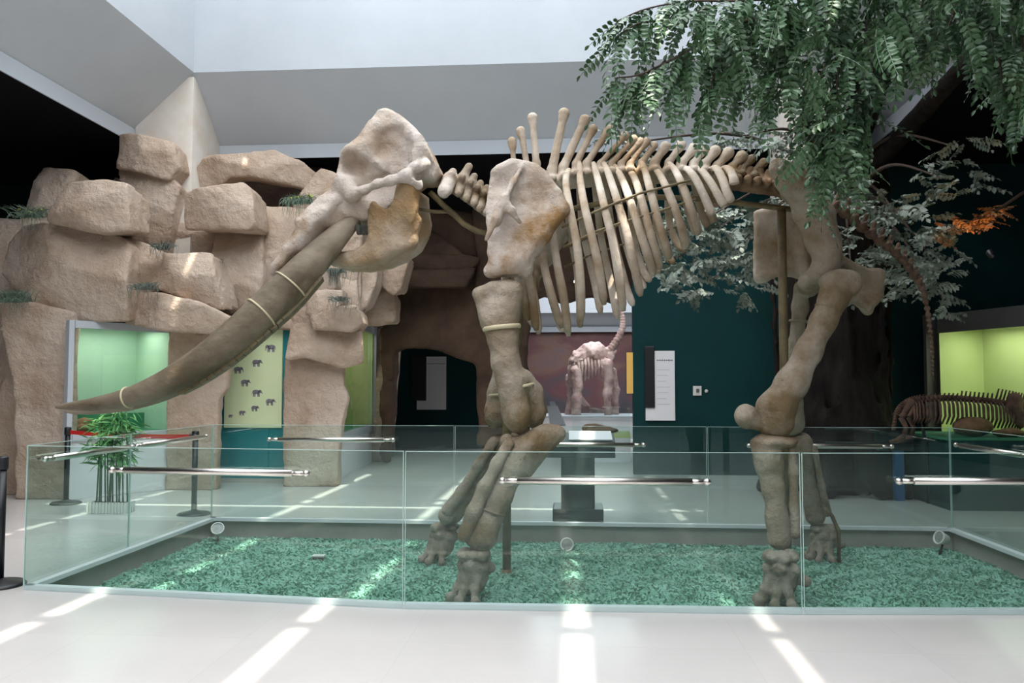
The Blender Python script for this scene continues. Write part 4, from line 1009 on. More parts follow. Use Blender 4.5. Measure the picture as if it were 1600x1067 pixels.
# ------------------------------------------------------------------ queue posts with a red belt
def stanchion(px_, py_, label, h_=.99):
    c = atZ(px_, py_); c[2] = 0
    t = thing('queue_post', c, label, 'queue post', 'black belt queue posts')
    MB().lathe(c, [(.19, .002), (.19, .012), (.17, .028), (.06, .045), (.035, .06)], 32).build('base', 'black_metal', t, smooth=True)
    MB().lathe(c, [(.033, .05), (.033, h_-.09)], 20).build('pole', 'black_metal', t, smooth=True)
    MB().lathe(c, [(.04, h_-.10), (.042, h_-.09), (.042, h_-.01), (.036, h_), (.004, h_+.002)], 20).build('head', 'black_metal', t, smooth=True)
    return t, c
s1, c1_ = stanchion(103, 787, 'black queue post beside the pale niche wall, holding one end of the red belt')
s2, c2_ = stanchion(303, 804, 'black queue post at the glass corner, the red belt running out of its head')
s3, c3_ = stanchion(-2, 915, 'black queue post without a belt, standing alone by a glass corner')
a = Vector(c1_)+Vector((0, 0, .925)); b = Vector(c2_)+Vector((0, 0, .925)); d = (b-a).normalized()
bl_ = MB(); prev = a + d*.04
for k in range(1, 13):
    q_ = a + (b-a)*(k/12*.985+.0075) - Vector((0, 0, .02*math.sin(math.pi*k/12))); bl_.bar(prev, q_, .004, .05); prev = q_
bl_.build('belt', 'red_belt', s2)
MB().box((c2_[0]-.06, c2_[1]-.03, .895), (c2_[0]-.035, c2_[1]+.03, .955)).build('belt_clip', 'black_metal', s2)

# ------------------------------------------------------------------ potted bamboo
pc = atZ(176, 800); BX, BY = pc[0], pc[1]-.03
pot = thing('planter_box', (BX, BY, 0), 'white picket planter box holding the bamboo', 'planter')
MB().box((BX-.23, BY-.10, .004), (BX+.23, BY+.10, .11)).build('box', 'white_plastic', pot)
for k in range(13):
    x = BX-.235+k*.47/12; MB().box((x-.013, BY-.115, .003), (x+.013, BY-.10, .135)).build('picket', 'white_plastic', pot)
for k in range(5):
    y = BY-.09+k*.045
    for sx2 in (-1, 1): MB().box((BX+sx2*.238-.006, y-.013, .003), (BX+sx2*.238+.006, y+.013, .135)).build('picket', 'white_plastic', pot)
MB().box((BX-.22, BY-.09, .11), (BX+.22, BY+.09, .118)).build('soil', 'bark', pot)
bam = thing('bamboo', (BX, BY, .118), 'leafy green potted bamboo clump in the white picket planter', 'plant')
tips = []
for k in range(13):
    x = BX-.20+.40*(k+.5)/13; y = BY+rnd.uniform(-.06, .06); hh_ = rnd.uniform(.82, 1.15); lx, ly = rnd.uniform(-.05, .05), rnd.uniform(-.05, .05)
    st = [(x, y, .118), (x+lx*.4, y+ly*.4, .118+hh_*.5), (x+lx, y+ly, .118+hh_)]
    MB().tube(st, [.010, .009, .005], 7).build('cane', 'bamboo_stem', bam, smooth=True)
    for j in range(9):
        t_ = rnd.uniform(.48, 1.0); tips.append((x+lx*t_, y+ly*t_, .118+hh_*t_))
def leaf_mesh(name, L_, W_, material):
    v = [(0, 0, 0), (L_*.35, W_, .0), (L_*.35, 0, W_*.5), (L_*.35, -W_, 0), (L_*.7, W_*.7, -L_*.05), (L_*.7, 0, W_*.3-L_*.05), (L_*.7, -W_*.7, -L_*.05), (L_, 0, -L_*.16)]
    me = bpy.data.meshes.new(name); me.from_pydata(v, [], [(0, 2, 1), (0, 3, 2), (1, 2, 5, 4), (2, 3, 6, 5), (4, 5, 7), (5, 6, 7)]); me.materials.append(MATS[material]); me.update(); return me
bl_me = [leaf_mesh('bamboo_leaf', .17, .014, 'bamboo_leaf'), leaf_mesh('bamboo_leaf', .13, .012, 'bamboo_leaf')]
nleaf = 0; rest = MB()
for k in range(520):
    p = rnd.choice(tips); az = rnd.uniform(0, 6.28); dn = rnd.uniform(-.5, 1.0)
    mat_ = Matrix.Translation(Vector(p) + Vector((math.cos(az), math.sin(az), 0))*rnd.uniform(.02, .14) + Vector((0, 0, rnd.uniform(-.06, .10)))) @ Matrix.Rotation(az, 4, 'Z') @ Matrix.Rotation(dn, 4, 'Y') @ Matrix.Rotation(rnd.uniform(-1, 1), 4, 'X')
    if nleaf < 290:
        o = bpy.data.objects.new('leaf', bl_me[k % 2]); link(o, bam); o.matrix_local = Matrix.Translation(-bam.location) @ mat_; nleaf += 1
    else:
        me = bl_me[k % 2]; rest.add([mat_ @ v.co for v in me.vertices], [tuple(q.vertices) for q in me.polygons])
rest.build('leaves', 'bamboo_leaf', bam)['kind'] = 'stuff'

# ------------------------------------------------------------------ lamps and a box in the turf bed
def can_light(px_, py_, Y, face, label):
    c = atY(px_, py_, Y); c = np.array(c); f_ = Vector(face).normalized(); t = thing('ground_spotlight', (c[0], c[1], PIT_Z), label, 'spotlight', 'ground spotlights in the turf bed')
    MB().lathe(c - np.array(f_)*.10, [(.035, 0), (.05, .01), (.058, .06), (.072, .10), (.072, .115), (.06, .115), (.058, .105), (.001, .104)], 24, axis=tuple(f_), cap=False).build('housing', 'white_plastic', t, smooth=True)
    MB().lathe(c + np.array(f_)*.005, [(.057, 0), (.001, .002)], 24, axis=tuple(f_)).build('lens', 'spot_lens', t)
    MB().tube([c - np.array(f_)*.06, (c[0], c[1]+.02, PIT_Z-.01)], .012, 8).build('stake', 'black_metal', t)
can_light(340, 826, 8.95, (.35, -1, .75), 'white ground spotlight in the turf corner nearest the bamboo planter')
can_light(886, 851, 8.78, (-.1, -1, .35), 'round white ground spotlight in front of the dark kiosk')
can_light(1468, 840, 8.85, (-1, -.35, .35), 'ground spotlight turned to the hind feet at the far turf corner')
c = atZ(498, 876, PIT_Z); jb = thing('junction_box', (c[0], c[1], PIT_Z), 'small white topped junction box lying on the turf', 'box')
MB().box((c[0]-.055, c[1]-.03, PIT_Z-.012), (c[0]+.055, c[1]+.03, PIT_Z+.04)).build('body', 'grey_frame', jb); MB().box((c[0]-.06, c[1]-.035, PIT_Z+.04), (c[0]+.06, c[1]+.035, PIT_Z+.058)).build('lid', 'white_plastic', jb, bevel=.005)

# ------------------------------------------------------------------ right: plinth, dinosaur skeleton, post, rails
py0 = atZ(1485, 800); PX0 = atY(1484, 780, 10.6)[0]; ZP = atY(1500, 684, 10.6)[2]
pl = thing('display_plinth', (PX0+.8, 10.9, 0), 'long dark teal display plinth with green turf top', 'plinth')
MB().box((PX0, 10.6, .0), (PX0+1.55, 12.0, ZP-.03)).build('body', 'teal_wall', pl); MB().box((PX0-.02, 10.58, ZP-.03), (PX0+1.57, 12.02, ZP)).build('top', 'vitrine_floor', pl)
MB().box((PX0-.01, 10.585, ZP), (PX0+1.56, 10.593, ZP+.38)).build('glass_guard', 'glass_thin', pl)
SK = thing('dinosaur_skeleton', (PX0-.2, 11.2, 0), 'small reddish brown dinosaur skeleton with low ribs on the teal plinth', 'skeleton')
YS = 11.2; Q = lambda x, y, dy=0: atY(x, y, YS+dy)
spn = spline([(1396, 672), (1402, 645), (1415, 630), (1440, 624), (1480, 622), (1520, 624), (1560, 628), (1590, 634), (1612, 640)], 6)
for i in range(0, len(spn)-1):
    x, y = spn[i]; x2, y2 = spn[i+1]
    v_ = MB(); r_ = .045 if i > 4 else .03
    v_.tube([Q(x, y), Q(x2-.8, y2)], [r_, r_*.85], 8)
    hs = 8 if x < 1500 else 12 if x < 1548 else 20
    v_.tube([Q(x+2, y-3), Q(x+4-(.5 if x < 1548 else -3), y-hs)], [.016, .011], 5, flat=.5)
    v_.build('vertebra', 'fossil_red', SK, smooth=True)
    if i > 14 and i < 44:
        for s in S2:
            b_ = .20 + .12*math.sin((i-14)/30*3.1)
            MB().tube([Q(x, y+2, s*.03), Q(x+3, y+10, s*b_), Q(x+4, y+28, s*(b_+.06)), Q(x-1, y+44-abs(i-30)*.6, s*b_*.8)], [.014, .017, .015, .010], 6).build('rib', 'fossil_red', SK, smooth=True)
for s, dx in ((-1, 0), (1, 12)):
    MB().tube([Q(1424+dx, 626, s*.12), Q(1412+dx, 648, s*.22), Q(1408+dx, 652, s*.22)], [.05, .04, .045], 8).build('femur', 'fossil_red', SK, smooth=True)
    MB().tube([Q(1408+dx, 652, s*.22), Q(1416+dx, 668, s*.22), Q(1412+dx, 682, s*.2)], [.04, .03, .035], 8).build('shin', 'fossil_red', SK, smooth=True)
    MB().tube([Q(1412+dx, 682, s*.2), Q(1400+dx, 688, s*.2), Q(1390+dx, 690, s*.2)], [.04, .03, .02], 8).build('foot', 'fossil_red', SK, smooth=True)
MB().add([Q(1575, 622, -.2), Q(1592, 620, -.22), Q(1600, 640, -.24), Q(1592, 664, -.22), Q(1580, 655, -.2)], [(0, 1, 2, 3, 4)])
sdf_obj('shoulder_blade', [C(Q(1585, 624, -.22), Q(1594, 664, -.26), .09, .05, .05), C(Q(1580, 640, -.22), Q(1600, 650, -.26), .07, .05, .05)], .02, SK, 'fossil_red')
MB().tube([Q(1436, 640), Q(1446, 690), Q(1449, 730), (Q(1449, 730)[0], YS, 0.0)], .022, 8).build('support_rod', 'rope_dark', SK, smooth=True)
lump('stone', atY(1520, 664, 10.85)*np.array((1, 1, 0))+np.array((0, 0, ZP+.13)), (.24, .16, .12), 'stone_brown', 'large rounded brown stone lying on the teal plinth', 'stone', seed=410)
lump('stone', atY(1574, 673, 10.80)*np.array((1, 1, 0))+np.array((0, 0, ZP+.055)), (.2, .13, .055), 'stone_brown', 'flat reddish stone lying on the teal plinth', 'stone', seed=411)
# dark platform with low rail and a blue post
pb0 = atZ(1405, 782); gr = thing('guard_rail', (pb0[0], pb0[1], 0), 'dark double guard rail with a bright blue end post', 'railing')
MB().box((pb0[0]-.055, pb0[1]-.05, 0), (pb0[0]+.055, pb0[1]+.05, .66)).build('post', 'blue_post', gr)
for z in (.95, .76):
    MB().tube([atY(1290, 700, pb0[1]-.02)*np.array((1, 1, 0)) + np.array((0, 0, z)), (pb0[0]+.45, pb0[1]-.02, z)], .02, 8).build('rail', 'rope_dark', gr, smooth=True)
MB().box((pb0[0]-.25, pb0[1]-.02, .66), (pb0[0]+.2, pb0[1]+.16, .95)).build('post_cap', 'dark_teal_metal', gr)

# ------------------------------------------------------------------ the bright hall beyond the passage
wf = bpy.data.objects.new('window_2', None); wf.location = (.5, 29.9, 3.9); link(wf); wf['kind'] = 'structure'
zz = [atY(900, y, 29.9)[2] for y in (519, 511, 492)]
fb = MB().box((-1.9, 29.75, zz[0]), (3.4, 29.95, zz[1])); fb.build('fascia', 'white_paint', wf)
MB().quad((-1.9, 29.9, zz[1]), (3.4, 29.9, zz[1]), (3.4, 29.2, zz[2]), (-1.9, 29.2, zz[2])).build('soffit', 'grey_soffit', wf)
cw = MB().box((-1.9, 29.0, zz[2]), (3.4, 29.1, 6.4)); cw.build('clerestory', 'white_paint', wf)
fm = bpy.data.materials.new('mural_paint'); fm.use_nodes = True; MATS['mural_paint'] = fm
nt = fm.node_tree; N = nt.nodes; L = nt.links; b_ = N['Principled BSDF']; b_.inputs['Roughness'].default_value = .7
tc = N.new('ShaderNodeTexCoord'); mp = N.new('ShaderNodeMapping'); mp.inputs['Scale'].default_value = (.55, 1, .8); L.new(tc.outputs['Object'], mp.inputs[0])
nz = N.new('ShaderNodeTexNoise'); nz.inputs['Scale'].default_value = .9; nz.inputs['Detail'].default_value = 5; nz.inputs['Distortion'].default_value = .4; L.new(mp.outputs[0], nz.inputs['Vector'])
cr_ = N.new('ShaderNodeValToRGB'); L.new(nz.outputs['Fac'], cr_.inputs[0]); el = cr_.color_ramp.elements
el[0].position = .25; el[0].color = lin((40, 46, 46)); el[1].position = .85; el[1].color = lin((170, 130, 104))
for p_, c_ in ((.42, (74, 70, 76)), (.52, (100, 62, 66)), (.6, (112, 84, 74)), (.7, (96, 84, 96))):
    x = el.new(p_); x.color = lin(c_)
L.new(cr_.outputs[0], b_.inputs['Base Color'])
mu = tag(MB().box((-1.9, 29.96, .3), (3.4, 29.99, zz[0])).build('mural', 'mural_paint', origin=(.7, 29.98, .3)), 'dusky purple and red landscape mural behind the pale sauropod skeleton', 'mural')
def ldir(nm, loc, size, en, col, rot=(0, 0, 0)):
    l_ = bpy.data.lights.new(nm, 'AREA'); l_.shape = 'RECTANGLE'; l_.size, l_.size_y = size; l_.energy = en; l_.color = col
    o = bpy.data.objects.new(nm, l_); o.location = loc; o.rotation_euler = rot; link(o); return o
# ceiling skylight of that hall (an unseen glowing panel that lights the hall)
FS = thing('skylight_panel', (.8, 24.5, ZB-.03), 'white skylight panel in the ceiling of the far hall', 'skylight')
mat('far_sky', (246, 250, 255), emit=4.5)
MB().box((-1.7, 20.6, ZB-.04), (3.2, 28.6, ZB-.01)).build('panel', 'far_sky', FS)
# sauropod
YS2 = 25.0; Q = lambda x, y, dy=0: atY(x, y, YS2+dy)
zp = Q(920, 648)[2]
pf = thing('display_platform', (.6, 25, 0), 'pale display platform under the sauropod in the far hall', 'platform')
MB().box((-1.5, 24.0, 0), (2.4, 26.2, zp-.06)).build('body', 'panel_white', pf); MB().box((-1.55, 23.95, zp-.06), (2.45, 26.25, zp)).build('top', 'white_paint', pf)
SA = thing('sauropod_skeleton', (.5, 25, zp), 'pale glossy long necked dinosaur skeleton in the bright far hall', 'skeleton')
sdf_obj('trunk', chain([(Q(899, 592), .28), (Q(908, 568), .36), (Q(925, 556), .34), (Q(945, 556), .26), (Q(955, 548), .16)], .2) + [E(Q(925, 575, -.5), (.3, .35, .3), .1, '-')], .05, SA, 'fossil_pale', .09, 8, 501)
rows = spline([(950, 552), (962, 535), (972, 515), (973, 498), (968, 480), (966, 470)], 4)
for i in range(len(rows)-1):
    r_ = .15 - .005*i; MB().lathe(Q(*rows[i]), [(r_*.6, -.09), (r_, -.03), (r_*.7, .05), (r_*.9, .1)], 8, axis=tuple(Q(*rows[i+1])-Q(*rows[i]))).build('neck_vertebra', 'fossil_pale', SA, smooth=True)
for nm, pts in (('hind_leg', [(900, 580, .2), (903, 605, .15), (902, 622, .13), (900, 646, .15)]), ('hind_leg', [(890, 590, .14), (893, 615, .12), (889, 646, .13)]), ('fore_leg', [(948, 570, .2), (952, 595, .14), (949, 615, .11), (950, 646, .12)]), ('fore_leg', [(958, 580, .12), (962, 610, .10), (961, 646, .11)])):
    sdf_obj(nm, chain([(Q(x, y, -.3 if pts[0][2] > .15 else .3), r_) for x, y, r_ in pts], .08) + [E(Q(pts[-2][0], pts[-2][1], -.3 if pts[0][2] > .15 else .3), (pts[-2][2]*1.3,)*3, .06)], .04, SA, 'fossil_pale', .02, 9, 505)
for i in range(9):
    x = 903+i*5.2
    MB().tube([Q(x, 556, -.25), Q(x+2, 572, -.42), Q(x+1, 592+3*math.sin(i), -.34)], [.05, .045, .03], 6).build('rib', 'fossil_pale', SA, smooth=True)
MB().tube([Q(900, 590, .2), Q(905, 620, .3), Q(922, 640, .35), Q(945, 643, .4)], [.12, .1, .08, .05], 8).build('tail', 'fossil_pale', SA, smooth=True)
# glass case and slanted white boards on the way
YG = 16.6; Q = lambda x, y, dy=0: atY(x, y, YG+dy)
a = Q(893, 684); b = Q(985, 637); gc = thing('glass_display_case', ((a[0]+b[0])/2, YG+.4, 0), 'glass display case with a brown fossil on green base', 'display case')
MB().box((a[0], YG, 0.0), (b[0], YG+.9, a[2])).build('pedestal', 'panel_white', gc); MB().box((a[0], YG, a[2]), (b[0], YG+.9, a[2]+.09)).build('green_base', 'vitrine_lime', gc)
MB().box((a[0]+.01, YG+.01, a[2]+.09), (b[0]-.01, YG+.89, b[2])).build('glass_cover', 'glass_thin', gc)
fo = sdf_obj('turtle_fossil', [E(Q(938, 672, .4), (.36, .25, .08), .03), E(Q(925, 668, .4), (.2, .15, .08), .05)], .03, None, 'stone_brown', .02, 12, 511); tag(fo, 'brown domed fossil lying in the far glass display case', 'fossil')
for k, (x0, y0_, x1, y1_, sl, lb) in enumerate(((858, 664, 876, 634, 8, 'larger slanted white text board by the far glass case'), (861, 648, 870, 627, 6, 'smaller slanted white text board behind the larger one'))):
    yy = 17.6 + k*1.6; A_ = [atY(x0+sl*.2, y0_, yy), atY(x1+sl, y0_, yy), atY(x1-sl*.6, y1_, yy+.25), atY(x0-sl*.4, y1_, yy+.25)]
    tb = thing('slanted_board', (A_[0][0], yy, 0), lb, 'text board'); MB().prism(A_, (0, .04, -.02)).build('board', 'white_paint', tb)
    cxx = (A_[0][0]+A_[1][0])/2; MB().box((cxx-.03, yy+.08, 0), (cxx+.03, yy+.14, A_[0][2]+.12)).build('leg', 'black_metal', tb)
# warm pin lamp under the arch
pl_ = atY(899, 440, 14.9); lm = thing('ceiling_spot', (pl_[0], 14.9, pl_[2]), 'tiny warm spot lamp under the dark rock arch', 'lamp')
MB().lathe((pl_[0], 14.9, pl_[2]+.02), [(.03, 0), (.045, .06), (.045, .12)], 12).build('housing', 'black_metal', lm); MB().lathe((pl_[0], 14.9, pl_[2]-.012), [(.002, -.02), (.028, 0), (.028, .03)], 12).build('bulb', 'lamp_glow', lm)
# ------------------------------------------------------------------ the big artificial tree
TX, TY = 3.92, 12.75
TREE = thing('artificial_tree', (TX, TY, 0), 'large artificial tree with dark ridged trunk and hanging feathery green leaves', 'tree')
pr = chain([((TX, TY, 0.02), .86), ((TX-.02, TY, .8), .70), ((TX, TY, 2.2), .66), ((TX, TY, 3.6), .72), ((TX, TY, 4.5), .82)], .2)
for k, (dx, dy_) in enumerate(((-1.1, -.7), (-.45, -1.15), (.2, -1.25), (.5, -1.1), (.8, -.6))):
    pr += chain([((TX+dx*.45, TY+dy_*.5, 1.5), .18), ((TX+dx*.75, TY+dy_*.75, .6), .20), ((TX+dx*1.1, TY+dy_*1.0, .08), .13)], .22)
for k in range(16):
    a_ = k/16*6.283; c_, s_ = math.cos(a_), math.sin(a_)
    pr.append(C((TX+c_*.80, TY+s_*.80, .4), (TX+c_*.82+.1*math.sin(k*3), TY+s_*.82, 4.3), .05, .06, .10, '-' if k % 2 else '+'))
pr.append(('-', 'f', lambda X, Y, Z: Z - .004, np.zeros(3), np.zeros(3), .01))
sdf_obj('trunk', pr, .06, TREE, 'bark', .03, 9, 601)

def frond_mesh(name, n, L_, lw, ll, material, seed, droop=.25):
    """feather-shaped leaf: a stalk with pairs of folded oval leaflets; +X runs along the stalk"""
    R = random.Random(seed); v = []; f = []
    def zc(t): return -droop*t*t*L_
    k0 = 6
    for i in range(k0+1):
        t = i/k0
        for a_ in (0, 2.1, 4.2): v.append((t*L_, .0025*math.cos(a_), zc(t) + .0025*math.sin(a_)))
    for i in range(k0):
        for j in range(3): f.append((i*3+j, i*3+(j+1) % 3, i*3+3+(j+1) % 3, i*3+3+j))
    def leaflet(b, d, l, w_):
        d = Vector(d).normalized(); n_ = Vector((0, 0, 1)) + Vector((R.uniform(-.5, .5), R.uniform(-.5, .5), 0)); s = d.cross(n_).normalized(); n_ = s.cross(d); b = Vector(b); o = len(v)
        for u, q_, h_ in ((0, 0, 0), (.3, .8, .06), (.3, 0, 0), (.3, -.8, .06), (.65, .9, .05), (.65, 0, -.04), (.65, -.9, .05), (1, 0, -.12)):
            v.append(tuple(b + d*(u*l) + s*(q_*w_) + n_*(h_*l)))
        for q in ((0, 2, 1), (0, 3, 2), (1, 2, 5, 4), (2, 3, 6, 5), (4, 5, 7), (5, 6, 7)): f.append(tuple(o+i for i in q))
    for i in range(n):
        t = .12 + .86*i/n
        for s in (-1, 1):
            sc = .8 + .4*math.sin(math.pi*min(1, t*1.05)); leaflet((t*L_, 0, zc(t)), (.5, s*R.uniform(.8, 1.1), R.uniform(-.45, .0)), ll*sc*R.uniform(.85, 1.1), lw*sc)
    leaflet((L_, 0, zc(1)), (1, 0, -.4), ll, lw)
    me = bpy.data.meshes.new(name); me.from_pydata(v, [], f); me.materials.append(MATS[material]); me.update(); return me
FG = [frond_mesh('frond', 8, .38, .017, .060, 'leaf_green', 1), frond_mesh('frond', 6, .30, .016, .058, 'leaf_green', 2), frond_mesh('frond', 9, .44, .017, .060, 'leaf_green', 3, .4), frond_mesh('frond', 7, .34, .018, .062, 'leaf_green', 7, .1)]
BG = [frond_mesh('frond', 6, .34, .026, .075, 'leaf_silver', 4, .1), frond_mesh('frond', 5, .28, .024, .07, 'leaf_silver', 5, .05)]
OG = [frond_mesh('frond', 6, .30, .020, .06, 'leaf_amber_lit', 6, .1)]
fr_list = []           # (distance, mesh, matrix)
def put(meshes, p, heading, pitch, sc):
    m_ = Matrix.Translation(Vector(p)) @ Matrix.Rotation(heading, 4, 'Z') @ Matrix.Rotation(pitch, 4, 'Y') @ Matrix.Rotation(rnd.uniform(-.9, .9), 4, 'X') @ Matrix.Scale(sc, 4)
    fr_list.append((Vector(p).length, rnd.choice(meshes), m_))
def bough(pts, r0, r1, meshes=None, step=.055, name='branch', pitch=(.7, 1.5), sc=(.85, 1.1), side_p=1.0):
    P = [atY(x, y, Y) if len(q_) == 3 else np.array(q_[:3]) for q_ in pts for x, y, Y in [q_[:3]]]
    W = spline(P, 6); n = len(W)
    MB().tube(W, list(np.linspace(r0, r1, n)), 7).build(name, 'twig', TREE, smooth=True)
    if meshes:
        L_ = np.concatenate([[0], np.cumsum(np.linalg.norm(np.diff(W, axis=0), axis=1))]); s_ = 0.02
        while s_ < L_[-1]:
            p = np.array([np.interp(s_, L_, W[:, j]) for j in range(3)]); d = W[min(n-1, int(s_/L_[-1]*n)+1)] - W[max(0, int(s_/L_[-1]*n)-1)]
            az = math.atan2(d[1], d[0]) + rnd.choice((-1, 1))*rnd.uniform(.2, 1.5)
            put(meshes, p, az, rnd.uniform(*pitch), rnd.uniform(*sc)); s_ += step*rnd.uniform(.6, 1.4)
    return W
# main limbs from the trunk's head towards the viewer
root = (TX, TY-.4, 4.6, 0)
def limb(pts, r0, r1):
    W = spline([np.array(p[:3]) for p in pts], 6); MB().tube(W, list(np.linspace(r0, r1, len(W))), 9).build('limb', 'bark', TREE, smooth=True)
limb([(TX, TY-.3, 4.4), (3.9, 11, 5.1), (3.4, 8.6, 5.35), tuple(atY(1420, -40, 6.3))], .16, .05)
limb([(TX+.2, TY-.3, 4.4), (4.4, 10.4, 5.0), (4.1, 8.0, 5.0), tuple(atY(1590, -30, 6.2))], .15, .05)
fgb = [[(1420, -40, 6.3), (1300, 8, 6.2), (1200, 28, 6.1), (1148, 38, 6.0), (1076, 79, 5.9), (1004, 115, 5.8), (960, 122, 5.7)],
 [(1340, -20, 6.2), (1180, 0, 6.0), (1080, 2, 5.9), (1010, 14, 5.8), (962, 34, 5.75)],
 [(1148, 38, 6.0), (1122, 90, 6.0), (1112, 130, 5.95), (1100, 165, 5.95)], [(1076, 79, 5.9), (1060, 112, 5.9), (1046, 140, 5.85)],
 [(1250, 20, 6.2), (1222, 80, 6.1), (1206, 130, 6.1), (1196, 165, 6.1)], [(1330, 0, 6.3), (1312, 90, 6.2), (1304, 180, 6.2), (1296, 250, 6.2), (1288, 285, 6.2)],
 [(1360, 0, 6.3), (1344, 120, 6.3), (1338, 200, 6.3), (1326, 265, 6.3)], [(1450, -20, 6.3), (1422, 50, 6.3), (1396, 100, 6.3), (1372, 130, 6.3)],
 [(1500, -20, 6.3), (1480, 50, 6.2), (1462, 90, 6.2)], [(1560, -20, 6.2), (1560, 70, 6.2), (1568, 140, 6.2), (1580, 180, 6.2)],
 [(1604, -10, 6.2), (1598, 90, 6.1), (1592, 150, 6.1), (1596, 190, 6.1)], [(1004, 115, 5.8), (982, 135, 5.8), (968, 150, 5.8)], [(1180, 60, 6.1), (1160, 110, 6.0), (1148, 145, 6.0)],
 [(1120, 10, 6.0), (1040, 30, 5.9), (990, 40, 5.8), (950, 70, 5.8)], [(1040, 95, 5.9), (1005, 130, 5.85), (990, 150, 5.8)], [(1290, 100, 6.2), (1265, 180, 6.2), (1275, 240, 6.2)], [(1380, 60, 6.4), (1352, 150, 6.4), (1330, 230, 6.4)]]
for i, b_ in enumerate(fgb): bough(b_, .022 if i == 0 else .011, .004, FG, .05, pitch=(.3, 1.5))
ymx = lambda x: float(np.interp(x, [945, 1000, 1050, 1100, 1180, 1230, 1265, 1300, 1355, 1375, 1420, 1470, 1540, 1575, 1610], [60, 130, 120, 160, 150, 150, 255, 285, 265, 130, 100, 80, 130, 185, 190]))
for k in range(470):
    x = 1040 + 580*rnd.random()**.75; y = -45 + (ymx(x)+10)*rnd.random()
    Y = rnd.uniform(5.7, 7.0) if x < 1400 else rnd.uniform(5.7, 8.2)
    put(FG, atY(x, y, Y), rnd.uniform(0, 6.28), rnd.uniform(.2, 1.5), rnd.uniform(.85, 1.15))
for k in range(300):                    # unseen fronds added above the frame to shade what hangs below
    x = 1230 + 420*rnd.random(); put(FG, atY(x, rnd.uniform(-190, -40), rnd.uniform(5.6, 8.0)), rnd.uniform(0, 6.28), rnd.uniform(.1, 1.2), rnd.uniform(.95, 1.25))
# dusty foliage further back
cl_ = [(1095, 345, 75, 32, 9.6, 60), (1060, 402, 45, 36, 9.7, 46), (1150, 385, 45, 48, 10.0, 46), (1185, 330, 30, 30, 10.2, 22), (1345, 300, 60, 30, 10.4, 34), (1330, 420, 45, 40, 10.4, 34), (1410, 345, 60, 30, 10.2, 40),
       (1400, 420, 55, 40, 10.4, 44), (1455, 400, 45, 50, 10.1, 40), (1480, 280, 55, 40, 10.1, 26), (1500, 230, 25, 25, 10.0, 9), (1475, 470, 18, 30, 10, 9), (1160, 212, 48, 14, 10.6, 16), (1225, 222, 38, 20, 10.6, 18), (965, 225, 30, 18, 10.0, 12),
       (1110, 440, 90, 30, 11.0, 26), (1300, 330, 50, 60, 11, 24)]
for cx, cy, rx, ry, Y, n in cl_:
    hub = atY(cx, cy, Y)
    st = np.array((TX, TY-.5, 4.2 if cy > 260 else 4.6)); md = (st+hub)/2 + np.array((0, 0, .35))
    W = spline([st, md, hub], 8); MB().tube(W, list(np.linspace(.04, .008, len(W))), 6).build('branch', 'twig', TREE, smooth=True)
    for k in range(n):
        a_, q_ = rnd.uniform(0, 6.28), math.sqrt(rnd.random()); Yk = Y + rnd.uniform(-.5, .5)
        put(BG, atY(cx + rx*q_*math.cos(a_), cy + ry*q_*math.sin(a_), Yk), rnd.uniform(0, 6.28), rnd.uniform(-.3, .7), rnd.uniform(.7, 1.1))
for k in range(26):
    t_ = rnd.random(); put(OG, atY(1560-90*t_+rnd.uniform(-10, 10), 325+40*t_+rnd.uniform(-18, 18), 9.7+rnd.uniform(-.2, .2)), rnd.uniform(0, 6.28), rnd.uniform(-.4, .6), rnd.uniform(.6, .9))
bough([(1600, 300, 9.9), (1545, 335, 9.8), (1500, 352, 9.7), (1465, 365, 9.7)], .018, .006)
fr_list.sort(key=lambda t: t[0])
rest = {}
tl0 = Vector(TREE.location)
for i, (d_, me, m_) in enumerate(fr_list):
    if i < 290:
        o = bpy.data.objects.new('frond', me); link(o, TREE); o.matrix_local = Matrix.Translation(-tl0) @ m_
    else: rest.setdefault(me.materials[0].name, []).append((me, m_))
for nm, lst in rest.items():
    V = []; Fc = []; n0 = 0
    for me, m_ in lst:
        vv = np.array([v.co for v in me.vertices]); A = np.array(m_); V.append(vv @ A[:3, :3].T + A[:3, 3])
        Fc += [tuple(i+n0 for i in p.vertices) for p in me.polygons]; n0 += len(vv)
    o = mesh_obj('foliage', np.vstack(V), [], None, nm) if False else None
    me2 = bpy.data.meshes.new('foliage'); me2.from_pydata((np.vstack(V) - np.array(tl0)).tolist(), [], Fc); me2.materials.append(MATS[nm]); me2.update()
    o = bpy.data.objects.new('foliage', me2); link(o, TREE); o['kind'] = 'stuff'
# amber spot lamp that lights one twig
sl = thing('amber_spotlight', atY(1545, 392, 9.3), 'small amber spot lamp among the branches beside the orange lit twig', 'lamp')
p_ = np.array(atY(1545, 392, 9.3)); aim = np.array(atY(1515, 342, 9.7)) - p_; aim = aim/np.linalg.norm(aim)
MB().lathe(p_ - aim*.1, [(.02, 0), (.035, .02), (.04, .08)], 12, axis=tuple(aim), cap=False).build('housing', 'black_metal', sl, smooth=True)
ld = bpy.data.lights.new('amber_lamp', 'SPOT'); ld.energy = 14; ld.color = (1, .55, .2); ld.spot_size = math.radians(75); ld.shadow_soft_size = .03
lo_ = bpy.data.objects.new('amber_lamp', ld); link(lo_, sl); lo_.rotation_euler = Vector(-aim).to_track_quat('Z', 'Y').to_euler()

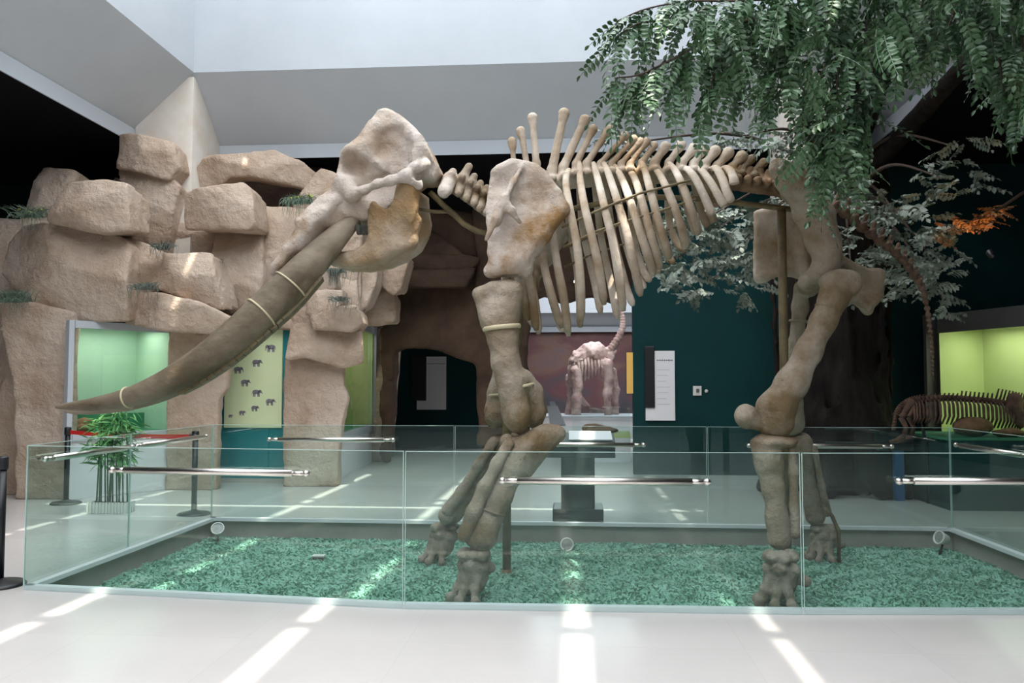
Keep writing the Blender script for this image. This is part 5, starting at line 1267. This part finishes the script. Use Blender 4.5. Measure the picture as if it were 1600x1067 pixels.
# ------------------------------------------------------------------ tufts growing on the rocks
def tuft(px_, py_, Y, w_, up_, hang, n, material, label, seed, flowers=0):
    R = random.Random(seed); c = np.array(atY(px_, py_, Y)); m_ = MB()
    t = thing('grass_tuft', c, label, 'plant', 'plants on the rock ledges')
    for k in range(n):
        a_ = R.uniform(0, 6.28); x = c + np.array((R.gauss(0, w_*.5), R.uniform(-.08, .06), R.uniform(-.01, .02))); r_ = R.uniform(.05, .16)
        if R.random() < hang: e1 = x + np.array((math.cos(a_)*r_, -abs(math.sin(a_)*r_)-.03, .03)); e2 = e1 + np.array((R.uniform(-.07, .07), -.03, -.04-.26*R.random()**2))
        else: e1 = x + np.array((math.cos(a_)*r_*.4, math.sin(a_)*r_*.4, up_*.6)); e2 = e1 + np.array((math.cos(a_)*r_, math.sin(a_)*r_, up_*R.uniform(.1, .5)))
        W = spline([x, e1, e2], 3); m_.tube(W, list(np.linspace(.007, .0015, len(W))), 3)
    o = m_.build('blades', material, t); o['kind'] = 'stuff'
    for k in range(flowers):
        q_ = c + np.array((R.uniform(-w_*.8, w_*.8), R.uniform(-.08, .02), R.uniform(.03, up_))); MB().lathe(q_, [(.002, -.012), (.02, 0), (.012, .012), (.002, .016)], 7).build('flower', 'flower_yellow', t)
tuft(52, 340, 10.6, .22, .14, .3, 150, 'moss', 'dark grassy tuft with yellow dots on the biggest boulder under a wedge-shaped block', 1, 8)
tuft(22, 472, 10.5, .22, .16, .2, 140, 'moss', 'green grassy tuft on the ledge above the rock pillar beside the green niche', 2)
tuft(258, 390, 11.0, .12, .10, .4, 80, 'moss_grey', 'tiny grey green tuft on the jutting boulder above the long slab', 3)
tuft(230, 452, 10.85, .15, .10, .5, 90, 'moss_grey', 'pale grey tuft on the long slab above the green niche', 4)
tuft(330, 412, 11.75, .06, .06, .9, 60, 'moss_grey', 'narrow grey moss strand in the cleft beside the upright rock block', 5)
tuft(470, 318, 12.15, .24, .12, .5, 190, 'moss', 'flowering tuft with yellow blooms on the tall flat-topped rock', 6, 22)
tuft(527, 426, 12.2, .10, .04, 1.0, 140, 'moss_grey', 'long hanging grey moss beside the arch pillar rocks', 7)
tuft(532, 470, 11.85, .06, .03, 1.0, 50, 'moss_grey', 'short hanging grey moss on the small jutting rock', 8)
